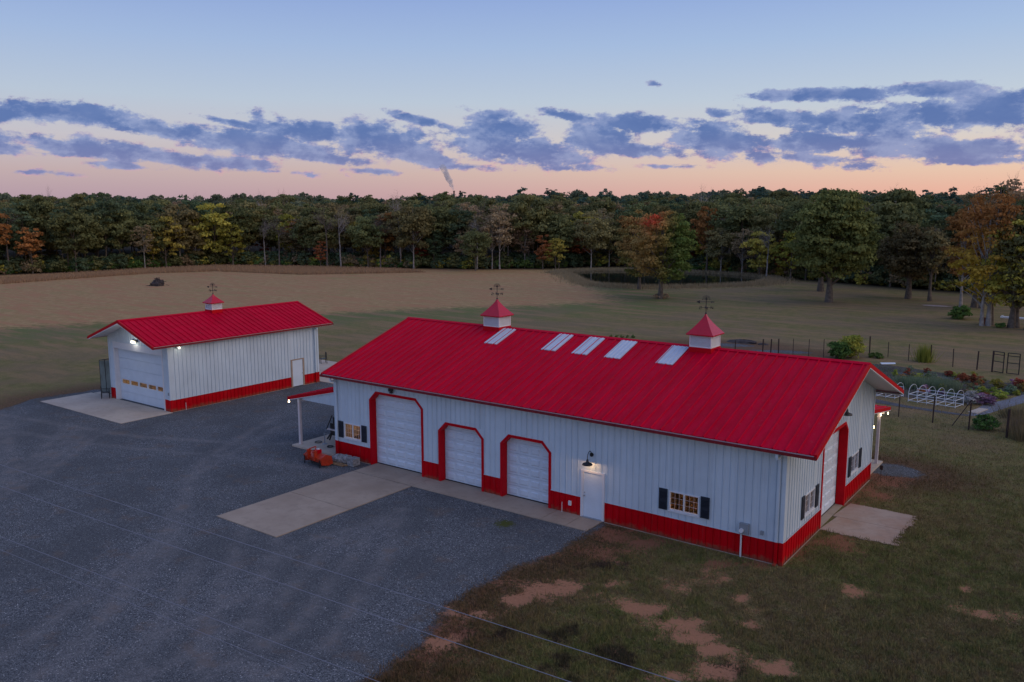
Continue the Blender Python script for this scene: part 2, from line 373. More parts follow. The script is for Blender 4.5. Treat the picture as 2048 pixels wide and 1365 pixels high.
# ------------------------------------------------------------------ ground
def sdf(poly, P):
    """signed distance, negative inside; P (n,2)"""
    poly = np.array(poly, float); n = len(poly); d = np.full(len(P), 1e18); ins = np.zeros(len(P), bool)
    for i in range(n):
        a, b = poly[i], poly[(i+1) % n]; e = b-a; w = P-a
        t = np.clip((w@e)/(e@e+1e-12), 0, 1); q = w-t[:, None]*e; d = np.minimum(d, (q**2).sum(1))
        c = ((a[1] > P[:, 1]) != (b[1] > P[:, 1])) & (P[:, 0] < (b[0]-a[0])*(P[:, 1]-a[1])/(b[1]-a[1]+1e-12)+a[0])
        ins ^= c
    return np.where(ins, -1, 1)*np.sqrt(d)
def pdist(line, P):
    line = np.array(line, float); d = np.full(len(P), 1e18)
    for a, b in zip(line[:-1], line[1:]):
        e = b-a; w = P-a; t = np.clip((w@e)/(e@e+1e-12), 0, 1); q = w-t[:, None]*e; d = np.minimum(d, (q**2).sum(1))
    return np.sqrt(d)
EDGE_PX = [(-700, 556), (-300, 553), (0, 550), (170, 545), (300, 537), (430, 531), (560, 532), (700, 536), (950, 539), (1100, 537), (1250, 533), (1400, 541), (1500, 549), (1600, 560), (1740, 572), (1830, 579), (1900, 584), (2048, 592), (2400, 610), (2800, 640)]
EDGE = [g2(*p) for p in EDGE_PX]
EA = np.array([math.atan2((x-CAM[0])*cy_-(y-CAM[1])*sy_, (x-CAM[0])*sy_+(y-CAM[1])*cy_) for x, y in EDGE])
ED = np.array([math.hypot(x-CAM[0], y-CAM[1]) for x, y in EDGE])
def polar(x, y):
    dx, dy = x-CAM[0], y-CAM[1]
    return np.arctan2(dx*cy_-dy*sy_, dx*sy_+dy*cy_), np.hypot(dx, dy)
def height(x, y):
    a, d = polar(x, y); de = np.interp(a, EA, ED)
    u = np.clip((d-de-8)/330, 0, 1); h = (u*u*(3-2*u))*9.5*np.interp(a, [-.6, -.42, -.35, -.2, -.05, .1, .3, .42, .55], [.5, .75, .45, .5, .75, 1.05, 1.05, .75, .5])
    h = h + np.clip((d-de-20)/200, 0, 1)*(1.6*np.sin(a*9+d*.006)+1.1*np.sin(a*23+1.3)+.8*np.sin(d*.02+a*5))
    h = np.where(np.abs(a) > 1.25, 0, h)
    h = h*np.clip((2600-d)/1200, 0, 1)
    return h
GRAVEL = [g2(740, 1365), g2(790, 1330), g2(860, 1270), g2(900, 1210), g2(1000, 1150), g2(1120, 1105), g2(1210, 1050), (-7.8, 3), (-24.6, 3), (-24.6, 14), (-30, 17), (-38, 17), (-41.6, 13.6),
          (-45, 8), (-49.3, 2), (-52.9, 1.4), g2(60, 799), g2(0, 820), (-50.0, -12), (-46, -22), (-42, -45), (-4, -45), (-6.4, -20)]
BROWN = [(-112, -20), (-95.8, 12.2), (-88.3, 26.4), (-76.6, 43.7), (-67, 59), (-58, 70.6), (-52.5, 79.9), (-65, 95), (-82.9, 115), (-99.5, 132.4), (-130, 140), (-200, 120), (-230, 20), (-180, -60)]
POND = [(-91.4, 126.3), (-85, 120.2), (-71.7, 105.3), (-61.1, 104), (-51.9, 113.5), (-47.3, 123.7), (-49.2, 134), (-54, 138.5), (-64, 141.5), (-77.9, 140.5), (-87.7, 135.1)]
def axis_lines(lo, hi, a, b, step, grow=1.22):
    mid = list(np.arange(a, b+1e-6, step)); L_ = []; s_ = step; v = a
    while v > lo: s_ *= grow; v -= s_; L_.append(v)
    R_ = []; s_ = step; v = b
    while v < hi: s_ *= grow; v += s_; R_.append(v)
    return np.array(L_[::-1]+mid+R_)
gx = np.concatenate([np.array([-3800, -3000, -2400, -1900, -1500, -1200, -1000, -850, -720, -620, -540, -470, -410, -360, -320, -290, -265, -245, -230]), np.arange(-218, -60, 4.0), np.arange(-59, 9, .28), np.arange(9, 20, 1.0), np.arange(22, 60, 5.), np.array([70, 90, 120, 160, 220, 300, 420, 600, 850, 1200, 1700, 2400, 3400])])
gy = np.concatenate([np.array([-3000, -2000, -1300, -900, -600, -400, -280, -200, -140, -100, -70, -50, -38, -32]), np.arange(-28, 12, .3), np.arange(12, 60, .8), np.arange(61, 160, 3.), np.arange(165, 400, 8.), np.array([420, 450, 490, 540, 600, 680, 780, 900, 1060, 1260, 1500, 1800, 2200, 2800, 3600])])
GXX, GYY = np.meshgrid(gx, gy); P2 = np.stack([GXX.ravel(), GYY.ravel()], 1)
HZ = height(P2[:, 0], P2[:, 1])
nx, ny = len(gx), len(gy)
idx = np.arange(nx*ny).reshape(ny, nx)
Q = np.stack([idx[:-1, :-1], idx[:-1, 1:], idx[1:, 1:], idx[1:, :-1]], -1).reshape(-1, 4)
me = D.meshes.new('ground'); me.vertices.add(nx*ny); me.vertices.foreach_set('co', np.column_stack([P2, HZ]).astype(np.float32).ravel())
me.loops.add(len(Q)*4); me.loops.foreach_set('vertex_index', Q.astype(np.int32).ravel())
me.polygons.add(len(Q)); me.polygons.foreach_set('loop_start', np.arange(0, len(Q)*4, 4, dtype=np.int32)); me.polygons.foreach_set('loop_total', np.full(len(Q), 4, dtype=np.int32))
me.update(calc_edges=True); me.shade_smooth()
def fattr(me, nm, arr):
    a = me.attributes.new(nm, 'FLOAT', 'POINT'); a.data.foreach_set('value', np.asarray(arr, np.float32))
def blob(P, cx, cy, rx, ry, rot=0):
    c, s_ = math.cos(rot), math.sin(rot); dx = P[:, 0]-cx; dy = P[:, 1]-cy
    return 1-np.hypot((dx*c+dy*s_)/rx, (-dx*s_+dy*c)/ry)
def F_gravel(P): 
    d = -sdf(GRAVEL, P)
    d = np.maximum(d, blob(P, 0.5, 15.4, 1.7, 1.2)*1.5)
    d = np.maximum(d, blob(P, *g2(1440, 690), 3.2, 1.2, .4)*1.5); d = np.maximum(d, blob(P, *g2(1560, 704), 3.0, 1.0, .4)*1.5)
    return d
DIRT = [(1098, 1186, 1.45, 1.15), (1040, 1200, .8, .5), (1135, 1165, .8, .5), (960, 1225, .9, .4), (1340, 1165, .9, .6), (1400, 1160, 1.1, .6), (1300, 1215, 1.2, .5), (1330, 1260, 1.6, .9), (1390, 1275, 1.3, .7), (1450, 1300, 1.3, .5), (1480, 1195, .7, .35),
        (1530, 1225, .8, .45), (1500, 1250, .6, .4), (1700, 1183, .6, .3), (1930, 1178, .8, .35), (1900, 1215, .7, .3), (1990, 1230, 1, .4), (850, 1285, 1.0, .4), (1400, 1345, 1.7, .7), (1350, 1350, 1.2, .6), (1560, 1340, 1, .5), (1870, 1075, .7, .25), (1200, 1165, .8, .3)]
CLAY = [(1590, 1110, 1.2, .9), (1650, 1085, 1.2, .7), (1740, 985, 1.4, 1.4), (1710, 1000, 1.0, .9), (1770, 960, 1.1, 1.2), (1230, 1075, 1.0, .7), (1200, 1110, 1.6, .8), (1000, 1165, 1.5, .5), (870, 1260, 1.8, .6), (1100, 1115, 1.5, .5), (1500, 1130, 1.8, .35), (820, 1310, 1.3, .6), (1300, 1085, 2.2, .4), (1760, 935, 1., .6)]
DARK = [(1230, 1330, 1.8, .9), (1100, 1275, 1.6, .5), (1450, 1345, 1.0, .5), (1200, 1130, 1.6, .6), (1000, 1265, 1.5, .5)]
_lat = np.random.default_rng(3).random((256, 256))
def vnoise(P, sc, octv=4, rough=.55):
    out = np.zeros(len(P)); amp = 1.0; tot = 0
    for o_ in range(octv):
        q = P*sc*2.03**o_+17.3*o_; i = np.floor(q).astype(int); f = q-i; f = f*f*(3-2*f); g = lambda a, b: _lat[(i[:, 0]+a) % 256, (i[:, 1]+b) % 256]
        out += amp*((g(0, 0)*(1-f[:, 0])+g(1, 0)*f[:, 0])*(1-f[:, 1])+(g(0, 1)*(1-f[:, 0])+g(1, 1)*f[:, 0])*f[:, 1]); tot += amp; amp *= rough
    return out/tot
def F_blobs(P, L_):
    v = np.full(len(P), -1.0)
    for a, b, rx, ry in L_:
        x, y = g2(a, b); v = np.maximum(v, blob(P, x, y, rx*1.5, ry*1.9, .6))
    v = np.maximum(v, -1.0)
    return v-.42+(vnoise(P, .95, 5, .62)-.5)*2.6*np.clip((v+.7)/.6, 0, 1)
TR = [[(-52, -7), (-38, -4.5), (-30, -1), (-24, 6)], [(-51, -9.5), (-38, -6.8), (-29, -3.5), (-22.5, -2)], [(-15, -30), (-17, -20), (-22, -12), (-30, -5), (-35, 4)], [(-13, -30), (-15, -20), (-20, -13), (-28, -7), (-33, 3)],
      [g2(500, 1030), g2(460, 1140), g2(420, 1250), g2(400, 1365)], [g2(560, 1060), g2(530, 1170), g2(500, 1365)], [g2(120, 1365), g2(230, 1200), g2(330, 1080)], [g2(250, 1365), g2(330, 1230), g2(400, 1120)]]
for k_t in range(4):
    TR.append([(-49+k_t*1.5+2.6*math.cos(a)*(2.2+k_t*.8), -13-k_t*2.2+2.6*math.sin(a)*(2.2+k_t*.55)) for a in np.linspace(-.3, 2.2, 12)])
    TR.append([(-31+k_t*1.1, -26), (-33+k_t*1.0, -18), (-37+k_t*.8, -11), (-43+k_t*.9, -6+k_t*.3)])
    TR.append([(-8.5-k_t*1.7, -24), (-9.5-k_t*1.6, -14), (-13-k_t*1.2, -8-k_t*.5), (-16, -4-k_t*.8)])
def F_track(P):
    v = np.zeros(len(P))
    for l in TR: v = np.maximum(v, np.exp(-(pdist(l, P)/.30)**2))
    return v
near = (P2[:, 0] > -75) & (P2[:, 0] < 45) & (P2[:, 1] > -50) & (P2[:, 1] < 75)
def nearf(fn, default=-5.):
    v = np.full(len(P2), float(default)); v[near] = fn(P2[near]); return v
fattr(me, 'gravel', nearf(F_gravel)); fattr(me, 'dirt', nearf(lambda p: F_blobs(p, DIRT), -1)); fattr(me, 'clay', nearf(lambda p: F_blobs(p, CLAY), -1)); fattr(me, 'dark', nearf(lambda p: F_blobs(p, DARK), -1)); fattr(me, 'track', nearf(F_track, 0))
fattr(me, 'brown', -sdf(BROWN, P2)); fattr(me, 'pond', -sdf(POND, P2))
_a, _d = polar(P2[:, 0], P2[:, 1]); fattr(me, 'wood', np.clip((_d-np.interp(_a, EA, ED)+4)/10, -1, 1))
# lawn colour shared by ground sheet and grass blades
def lawn(t, P, att, blades=False):
    A = lambda n: att(n)
    npatch = noise(t, P, .12, 5, .6); nmid = noise(t, P, .9, 6, .68); nfine = noise(t, P, 7, 5, .7); nvf = noise(t, P, 38, 3, .7)
    ms = N(t, 'ShaderNodeMapping'); t.links.new(P, ms.inputs[0]); ms.inputs['Rotation'].default_value = (0, 0, .62); ms.inputs['Scale'].default_value = (.10, .55, 1)
    nst = noise(t, ms.outputs[0], 1.0, 6, .68)      # mowing runs
    gn = mix(t, sstep(t, nmid, .32, .68), (.125, .130, .038), (.230, .195, .075)); gn = mix(t, mth(t, 'MULTIPLY', sstep(t, npatch, .45, .62), .5), gn, (.24, .155, .085)); nb2 = noise(t, P, 2.4, 6, .7); gn = mix(t, mth(t, 'MULTIPLY', sstep(t, nb2, .49, .60), .62), gn, (.165, .105, .062)); gn = mix(t, mth(t, 'MULTIPLY', sstep(t, nb2, .44, .36), .5), gn, (.085, .120, .030))
    green = mix(t, sstep(t, nmid, .32, .68), (.15, .150, .050), (.26, .195, .085))
    green = mix(t, mth(t, 'MULTIPLY', sstep(t, npatch, .42, .60), .7), green, (.215, .155, .095))
    green = mix(t, mth(t, 'MULTIPLY', sstep(t, nst, .48, .60), .75), green, (.30, .200, .105))
    sy2 = N(t, 'ShaderNodeSeparateXYZ'); t.links.new(P, sy2.inputs[0])
    ly = mth(t, 'ADD', mth(t, 'ADD', mth(t, 'MULTIPLY', sy2.outputs[0], -.45), sy2.outputs[1]), mth(t, 'MULTIPLY', mth(t, 'SUBTRACT', npatch, .5), 30))
    green = mix(t, sstep(t, ly, 6, 46), gn, green)
    green = mix(t, mth(t, 'MULTIPLY', sstep(t, nfine, .46, .72), .55), green, (.052, .052, .022))
    tan = mix(t, sstep(t, nmid, .35, .65), (.345, .220, .098), (.455, .305, .145))
    tan = mix(t, mth(t, 'MULTIPLY', sstep(t, npatch, .5, .66), .5), tan, (.31, .255, .10))
    tan = mix(t, mth(t, 'MULTIPLY', sstep(t, nst, .47, .58), .85), tan, (.42, .215, .11))
    tan = mix(t, mth(t, 'MULTIPLY', sstep(t, nfine, .48, .72), .5), tan, (.19, .105, .055))
    gb = mth(t, 'MULTIPLY', sstep(t, A('brown'), -22, -5), sstep(t, nst, .58, .40))
    green = mix(t, mth(t, 'MULTIPLY', gb, .75), green, (.125, .165, .050))
    bw = sstep(t, mth(t, 'ADD', A('brown'), mth(t, 'MULTIPLY', mth(t, 'SUBTRACT', nmid, .5), 14)), -3, 3)
    c = mix(t, bw, green, tan)
    # dry brown turf close to the yard
    ng = mth(t, 'ADD', A('gravel'), mth(t, 'MULTIPLY', mth(t, 'SUBTRACT', nmid, .5), 3.5))
    c = mix(t, mth(t, 'MULTIPLY', sstep(t, ng, -4.2, -.4), .75), c, mix(t, sstep(t, nfine, .35, .65), (.050, .026, .018), (.20, .100, .062)))
    dk = mth(t, 'ADD', A('dark'), mth(t, 'MULTIPLY', mth(t, 'SUBTRACT', nmid, .5), 2.2))
    c = mix(t, mth(t, 'MULTIPLY', sstep(t, dk, .0, .5), .75), c, (.030, .020, .018))
    return c, nmid, nfine, nvf
def groundmat():
    m = D.materials.new('ground'); m.use_nodes = True; t = m.node_tree; b = t.nodes['Principled BSDF']; b.inputs['Specular IOR Level'].default_value = .15
    g = N(t, 'ShaderNodeNewGeometry'); P = g.outputs['Position']
    def att(n): return N(t, 'ShaderNodeAttribute', attribute_name=n).outputs['Fac']
    c, nmid, nfine, nvf = lawn(t, P, att)
    nb = mth(t, 'ADD', mth(t, 'MULTIPLY', mth(t, 'SUBTRACT', nmid, .5), .5), mth(t, 'MULTIPLY', mth(t, 'SUBTRACT', nfine, .5), 2.9))
    clay = mix(t, nfine, (.22, .088, .050), (.34, .150, .090))
    c = mix(t, mth(t, 'MULTIPLY', sstep(t, mth(t, 'ADD', att('clay'), nb), .05, .3), .85), c, clay)
    sand = mix(t, nfine, (.33, .145, .080), (.48, .235, .135))
    c = mix(t, mth(t, 'MULTIPLY', sstep(t, mth(t, 'ADD', att('dirt'), nb), .02, .42), .92), c, sand)
    # gravel
    vo = N(t, 'ShaderNodeTexVoronoi'); vo.inputs['Scale'].default_value = 33; t.links.new(P, vo.inputs['Vector'])
    sx = N(t, 'ShaderNodeSeparateColor'); t.links.new(vo.outputs['Color'], sx.inputs[0])
    st = ramp(t, sx.outputs[0], [(0, (.032, .036, .044)), (.3, (.085, .092, .102)), (.7, (.145, .156, .168)), (.96, (.195, .205, .215)), (1, (.52, .52, .52))])
    nl = noise(t, P, .22, 4, .6); nl2 = noise(t, P, .8, 5, .65)
    st = mix(t, mth(t, 'MULTIPLY', sstep(t, nl, .42, .60), .45), st, (.070, .076, .082))
    st = mix(t, mth(t, 'MULTIPLY', att('track'), mth(t, 'MULTIPLY_ADD', sstep(t, nl2, .35, .65), .42, .10)), st, (.235, .225, .225))
    st = mix(t, mth(t, 'MULTIPLY', sstep(t, nl2, .54, .68), .42), st, (.15, .11, .085))
    ge = mth(t, 'ADD', att('gravel'), mth(t, 'MULTIPLY', mth(t, 'SUBTRACT', nmid, .5), 1.8)); ge = mth(t, 'ADD', ge, mth(t, 'MULTIPLY', mth(t, 'SUBTRACT', nvf, .5), .8))
    # scattered weeds close to the rim of the gravel
    wd = mth(t, 'MULTIPLY', sstep(t, att('gravel'), 1.6, .1), sstep(t, nl2, .5, .68))
    st = mix(t, mth(t, 'MULTIPLY', wd, .6), st, (.085, .065, .04))
    wx, wy = g2(1010, 1048)
    tcx = N(t, 'ShaderNodeVectorMath', operation='DISTANCE'); t.links.new(P, tcx.inputs[0]); tcx.inputs[1].default_value = (wx, wy, 0)
    st = mix(t, sstep(t, mth(t, 'ADD', tcx.outputs['Value'], mth(t, 'MULTIPLY', mth(t, 'SUBTRACT', nfine, .5), 1.4)), .55, .2), st, (.075, .085, .018))
    gf = sstep(t, ge, -.12, .18)
    c = mix(t, gf, c, st)
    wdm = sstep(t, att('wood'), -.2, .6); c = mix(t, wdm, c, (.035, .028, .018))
    pm = sstep(t, mth(t, 'ADD', att('pond'), mth(t, 'MULTIPLY', mth(t, 'SUBTRACT', nfine, .5), 4)), -3.5, -1.5)
    c = mix(t, pm, c, (.24, .165, .10))
    t.links.new(c, b.inputs['Base Color']); b.inputs['Roughness'].default_value = .95
    h = mth(t, 'ADD', mth(t, 'MULTIPLY', mth(t, 'SUBTRACT', 1.0, mth(t, 'MULTIPLY', vo.outputs['Distance'], 1.5)), mth(t, 'MULTIPLY', gf, .018)), mth(t, 'MULTIPLY', mth(t, 'ADD', nfine, nvf), mth(t, 'MULTIPLY', mth(t, 'SUBTRACT', 1.0, gf), .05)))
    h = mth(t, 'ADD', h, mth(t, 'MULTIPLY', nmid, .06))
    bp = N(t, 'ShaderNodeBump'); bp.inputs['Strength'].default_value = .75; bp.inputs['Distance'].default_value = 1.0; t.links.new(h, bp.inputs['Height']); t.links.new(bp.outputs[0], b.inputs['Normal'])
    return m
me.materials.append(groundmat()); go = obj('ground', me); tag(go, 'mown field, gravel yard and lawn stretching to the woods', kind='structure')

# pond
def polysheet(poly, z, name, m, sub=None):
    me_ = mesh(name, [(x, y, z) for x, y in poly], [tuple(range(len(poly)))], m); o = obj(name, me_); return o
def smoothpoly(P, k=4):
    P = np.array(P); out = []
    n = len(P)
    for i in range(n):
        p0, p1, p2, p3 = P[i-1], P[i], P[(i+1) % n], P[(i+2) % n]
        for j in range(k):
            t = j/k; out.append(.5*((2*p1)+(-p0+p2)*t+(2*p0-5*p1+4*p2-p3)*t*t+(-p0+3*p1-3*p2+p3)*t**3))
    return [tuple(p) for p in out]
wm = mat('pond_water', (.02, .026, .018), .06, spec=.5, bump=.08, bscale=1.5)
tag(polysheet(smoothpoly(POND), .05, 'pond_water', wm), 'dark still pond water reflecting the woods', kind='structure')

# concrete
def slab(name, rect, z0, z1, m, nxs, nys, label, gap=.025):
    """a poured apron: panels are its parts"""
    x0, x1, y0, y1 = rect; root = empty(name, (x0, y0, 0)); tag(root, label, kind='structure')
    xs = nxs if isinstance(nxs, list) else list(np.linspace(x0, x1, nxs+1)); ys = nys if isinstance(nys, list) else list(np.linspace(y0, y1, nys+1))
    for a, b in zip(xs[:-1], xs[1:]):
        for c, d in zip(ys[:-1], ys[1:]):
            MB().box(a+gap/2, b-gap/2, c+gap/2, d-gap/2, z0, z1).build('slab_panel', m, root)
    return root
slab('concrete_apron', (-21.98, -17.84, -9.6, -1.45), -.05, .035, MT['conc'], 1, 2, 'concrete apron in front of the tall overhead door')
slab('concrete_walk', (-21.98, -7.82, -1.42, .32), -.05, .034, MT['conc'], [-21.98, -17.84, -13.6, -10.2, -8.9, -7.82], [-1.42, .32], 'concrete walk along the front doors of the barn')
# clay stained pad with a ragged outer edge
pr_ = empty('concrete_pad', (0, 4.7, 0)); tag(pr_, 'clay stained concrete pad with a ragged grass edge outside the gable door', kind='structure')
def ragged(xa, xb, ya, yb, seed, edges):
    r = random.Random(seed); P = [(xa, ya)]
    n = 16
    for i in range(1, n+1): P.append((xa+(xb-xa)*i/n, ya+(r.uniform(-.07, .07) if 's' in edges else 0)))
    for i in range(1, n+1): P.append((xb+(r.uniform(-.16, .16) if i < n else 0), ya+(yb-ya)*i/n))
    for i in range(1, n+1): P.append((xb+(xa-xb)*i/n, yb+(r.uniform(-.05, .05) if 'n' in edges and i < n else 0)))
    return P[:-1]
for (ya, yb, ed, xb) in ((4.62, 6.6, 's', 3.0), (6.625, 8.75, 'n', 3.05)):
    MB().prism(ragged(.03, xb, ya, yb, int(ya*10), ed), -.05, .03, 'z').build('slab_panel', MT['concred'], pr_)
MB().box(-.4, .0, 4.66, 8.4, -.05, .03).build('slab_panel', MT['conc'], pr_)
slab('porch_slab', (-28.4, -24.9, -.2, 12.9), -.05, .1, MT['conc2'], 1, [-.2, 4, 8.2, 12.9], 'raised concrete porch slab at the left end of the barn')
slab('rear_porch_slab', (-24.8, -.15, 13.05, 16.5), -.05, .1, MT['conc2'], 6, 1, 'raised concrete porch slab behind the barn')
slab('garage_apron', (-52.15, -41.36, -3.3, .38), -.05, .03, MT['conc2'], [-52.15, -46.8, -41.36], 1, 'pale concrete apron in front of the small red roofed garage')
slab('garage_side_slab', (-51.9, -49.2, .42, 3.2), -.05, .028, MT['conc2'], 1, 1, 'pale concrete strip beside the garage')
slab('patio', (-50.5, -38.6, 13.3, 20.0), -.05, .035, MT['conc2'], 2, 2, 'pale concrete patio behind the garage')

# ------------------------------------------------------------------ ribbed steel sheets
def sheet_seg(x0, x1, z0, zt0, zt1, ribs, depth=.020, rw=.022, thick=.045, z00=None):
    """outer skin faces -y at y=0; rib profile; closed at the back"""
    pts = [(x0, 0.0)]
    for r in ribs:
        if r-rw-.04 <= x0 or r+rw+.001 >= x1: continue
        pts += [(r-rw-.028, 0.0), (r-rw-.025, .020), (r-rw, .020), (r-rw*.55, -depth), (r+rw*.55, -depth), (r+rw, 0.0)]
    pts.append((x1, 0.0))
    zt = lambda x: zt0+(zt1-zt0)*(x-x0)/(x1-x0)
    zb = (lambda x: z0) if z00 is None else (lambda x: z0+(z00-z0)*(x-x0)/(x1-x0))
    mb = MB(); n = len(pts)
    V = [(x, y, zb(x)) for x, y in pts]+[(x, y, zt(x)) for x, y in pts]
    F = [(i, i+1, n+i+1, n+i) for i in range(n-1)]
    k = len(V); V += [(x0, thick, zb(x0)), (x1, thick, zb(x1)), (x1, thick, zt(x1)), (x0, thick, zt(x0))]
    F += [(k+1, k, k+3, k+2), (k, 0, n, k+3), (n-1, k+1, k+2, 2*n-1)]
    F += [tuple(range(n-1, -1, -1))+(k, k+1), tuple(range(n, 2*n))+(k+2, k+3)]
    return mb.add(V, F)
def wall(parent, name, m, xf, length, zfun, z0, opens, sheet=.9144, spacing=.3048, breaks=(), off=0):
    """panels along local x 0..length; zfun(x) top; opens: list of polygons-as (x0,x1,z0,z1); xf: Matrix local->world"""
    org = ORG[parent.name]
    cuts = set([0, length]); k = off
    while k < length: 
        if k > 0.05: cuts.add(k)
        k += sheet
    for b in breaks: cuts.add(b)
    for o in opens: cuts.add(o[0]); cuts.add(o[1])
    cuts = sorted(c for c in cuts if 0 <= c <= length)
    cc = [cuts[0]]
    for c in cuts[1:]:
        if c-cc[-1] > .004: cc.append(c)
    for a, b in zip(cc[:-1], cc[1:]):
        mid = (a+b)/2; spans = [(z0, None)]
        for (o0, o1, p0, p1) in opens:
            if o0-1e-4 <= mid <= o1+1e-4:
                ns_ = []
                for (u, v) in spans:
                    vt = v if v is not None else 99
                    if p0 > u+.02: ns_.append((u, min(p0, vt) if p0 < vt else v))
                    if p1 < vt: ns_.append((max(u, p1), v))
                spans = ns_
        for (u, v) in spans:
            t0 = zfun(a) if v is None else min(v, zfun(a)); t1 = zfun(b) if v is None else min(v, zfun(b))
            if max(t0, t1) <= u+.02: continue
            ribs = [r for r in np.arange(off+spacing/2, length, spacing) if a < r < b]
            mb = sheet_seg(a+.0015, b-.0015, u, max(t0, u+.003), max(t1, u+.003), ribs)
            V = [(xf @ Vector(p)) for p in mb.V]; q = MB(); q.V = V; q.F = mb.F
            me_ = mesh(name, [p-org for p in V], mb.F, m); obj(name, me_, parent)
def T(ox, oy, ang): return Matrix.Translation((ox, oy, 0)) @ Matrix.Rotation(ang, 4, 'Z')
RED = .914

def overhead_door(parent, xf, x0, x1, h, ch, cols, rows, depth=.34, tw=.13):
    """local: outer skin y=0, into the wall +y; chamfered head"""
    org = ORG[parent.name]
    def B(mb, name, m, par=parent):
        me_ = mesh(name, [(xf @ Vector(v))-org for v in mb.V], mb.F, m); return obj(name, me_, par)
    o = [(x0, 0), (x0, h-ch), (x0+ch, h), (x1-ch, h), (x1, h-ch), (x1, 0)]
    k = tw*.414*1
    i = [(x0+tw, 0), (x0+tw, h-ch-k+.02), (x0+ch+k-.02, h-tw), (x1-ch-k+.02, h-tw), (x1-tw, h-ch-k+.02), (x1-tw, 0)]
    for a in range(5):
        mb = MB(); q = [o[a], o[a+1], i[a+1], i[a]]
        V = [(u, -.035, v) for u, v in q]+[(u, .0, v) for u, v in q[:2]]+[(u, depth, v) for u, v in q[2:]]
        mb.add(V, [(0, 1, 2, 3), (0, 4, 5, 1), (3, 2, 6, 7), (4, 7, 6, 5), (0, 3, 7, 4), (1, 5, 6, 2)])
        fm = B(mb, 'door_trim', MT['trim'])
    # chamfer infill plates of white steel behind the slanting trim
    for (p, q, r) in (((x0, h-ch), (x0, h), (x0+ch, h)), ((x1, h-ch), (x1-ch, h), (x1, h))):
        mb = MB(); mb.add([(p[0], -.001, p[1]), (q[0], -.001, q[1]), (r[0], -.001, r[1]), (p[0], .03, p[1]), (q[0], .03, q[1]), (r[0], .03, r[1])], [(0, 1, 2), (3, 5, 4), (0, 3, 4, 1), (1, 4, 5, 2), (2, 5, 3, 0)])
        B(mb, 'wall_panel', MT['wall'])
    dx0, dx1, dh = x0+tw-.01, x1-tw+.01, h-tw
    mb = MB(); rh = (h+.05)/rows
    for j in range(rows):
        mb.box(dx0, dx1, depth+.02, depth+.06, j*rh+.04, min((j+1)*rh+.028, h))
    mb.box(dx0, dx1, depth+.06, depth+.09, .04, h)
    d = B(mb, 'overhead_door', MT['door'])
    cw = (dx1-dx0-.1)/cols
    for j in range(rows):
        for c in range(cols):
            a = dx0+.05+c*cw+.07; b = a+cw-.14; u = j*rh+.04+.10; v = (j+1)*rh+.03-.10
            if v > h-.02: continue
            m2 = MB(); f = depth+.02; e = .05
            m2.add([(a, f+.002, u), (b, f+.002, u), (b, f+.002, v), (a, f+.002, v), (a+e, f-.034, u+e), (b-e, f-.034, u+e), (b-e, f-.034, v-e), (a+e, f-.034, v-e)],
                   [(0, 1, 5, 4), (1, 2, 6, 5), (2, 3, 7, 6), (3, 0, 4, 7), (4, 5, 6, 7)])
            B(m2, 'door_panel', MT['door'], d)
    mb = MB().box(dx0, dx1, depth+.0, depth+.06, .0355, .07); B(mb, 'bottom_seal', MT['black'], d)
    return d
def window(parent, xf, x0, x1, z0, z1, sh=True, room=True):
    org = ORG[parent.name]
    def B(mb, name, m, par=parent):
        me_ = mesh(name, [(xf @ Vector(v))-org for v in mb.V], mb.F, m); return obj(name, me_, par)
    f = .055; mb = MB(); xm = (x0+x1)/2
    mb.box(x0, x1, -.03, .06, z0, z0+f).box(x0, x1, -.03, .06, z1-f, z1).box(x0, x0+f, -.03, .06, z0+f, z1-f).box(x1-f, x1, -.03, .06, z0+f, z1-f).box(xm-.03, xm+.03, -.03, .06, z0+f, z1-f)
    w = B(mb, 'window', MT['white'])
    for s in (0, 1):
        a = x0+f if s == 0 else xm+.03; b = xm-.03 if s == 0 else x1-f
        B(MB().box(a, b, .030, .036, z0+f, z1-f), 'pane', MT['glass'], w)
        mu = MB()
        for k in (1, 2): mu.box(a+(b-a)*k/3-.003, a+(b-a)*k/3+.003, .012, .028, z0+f, z1-f)
        for k in (1, 2): mu.box(a, b, .010, .0265, z0+f+(z1-z0-2*f)*k/3-.003, z0+f+(z1-z0-2*f)*k/3+.003)
        B(mu, 'muntin', MT['post'], w)
    B(MB().box(x0-.03, x1+.03, -.055, -.031, z0-.05, z0-.004), 'sill', MT['white'], w)
    if sh:
        for a in (x0-.44, x1+.07):
            m3 = MB().box(a, a+.37, -.06, -.0225, z0-.02, z1+.04)
            s_ = B(m3, 'shutter', MT['shut'])
            nn = 12; hh = (z1-z0-.1)/nn
            sl_ = MB()
            for k in range(nn):
                zz = z0+.03+k*hh
                if abs(k-nn/2+.5) < .6: continue
                sl_.add([(a+.05, -.062, zz), (a+.32, -.062, zz), (a+.32, -.074, zz+hh*.7), (a+.05, -.074, zz+hh*.7), (a+.05, -.058, zz+hh*.72), (a+.32, -.058, zz+hh*.72)], [(0, 1, 2, 3), (3, 2, 5, 4)])
            q = B(sl_, 'louver_slats', MT['shut'], s_); q['kind'] = 'stuff'
    return w
MT['room'] = mat('room_wall', (.50, .38, .24), .8, var=.3, vscale=2)
MT['roomstuff'] = mat('stored_goods', (.34, .24, .13), .7, var=.8, vscale=9)
MT['roomlamp'] = mat('room_lamp', (1, .8, .5), .5, emit=(1, .68, .36), estr=28)
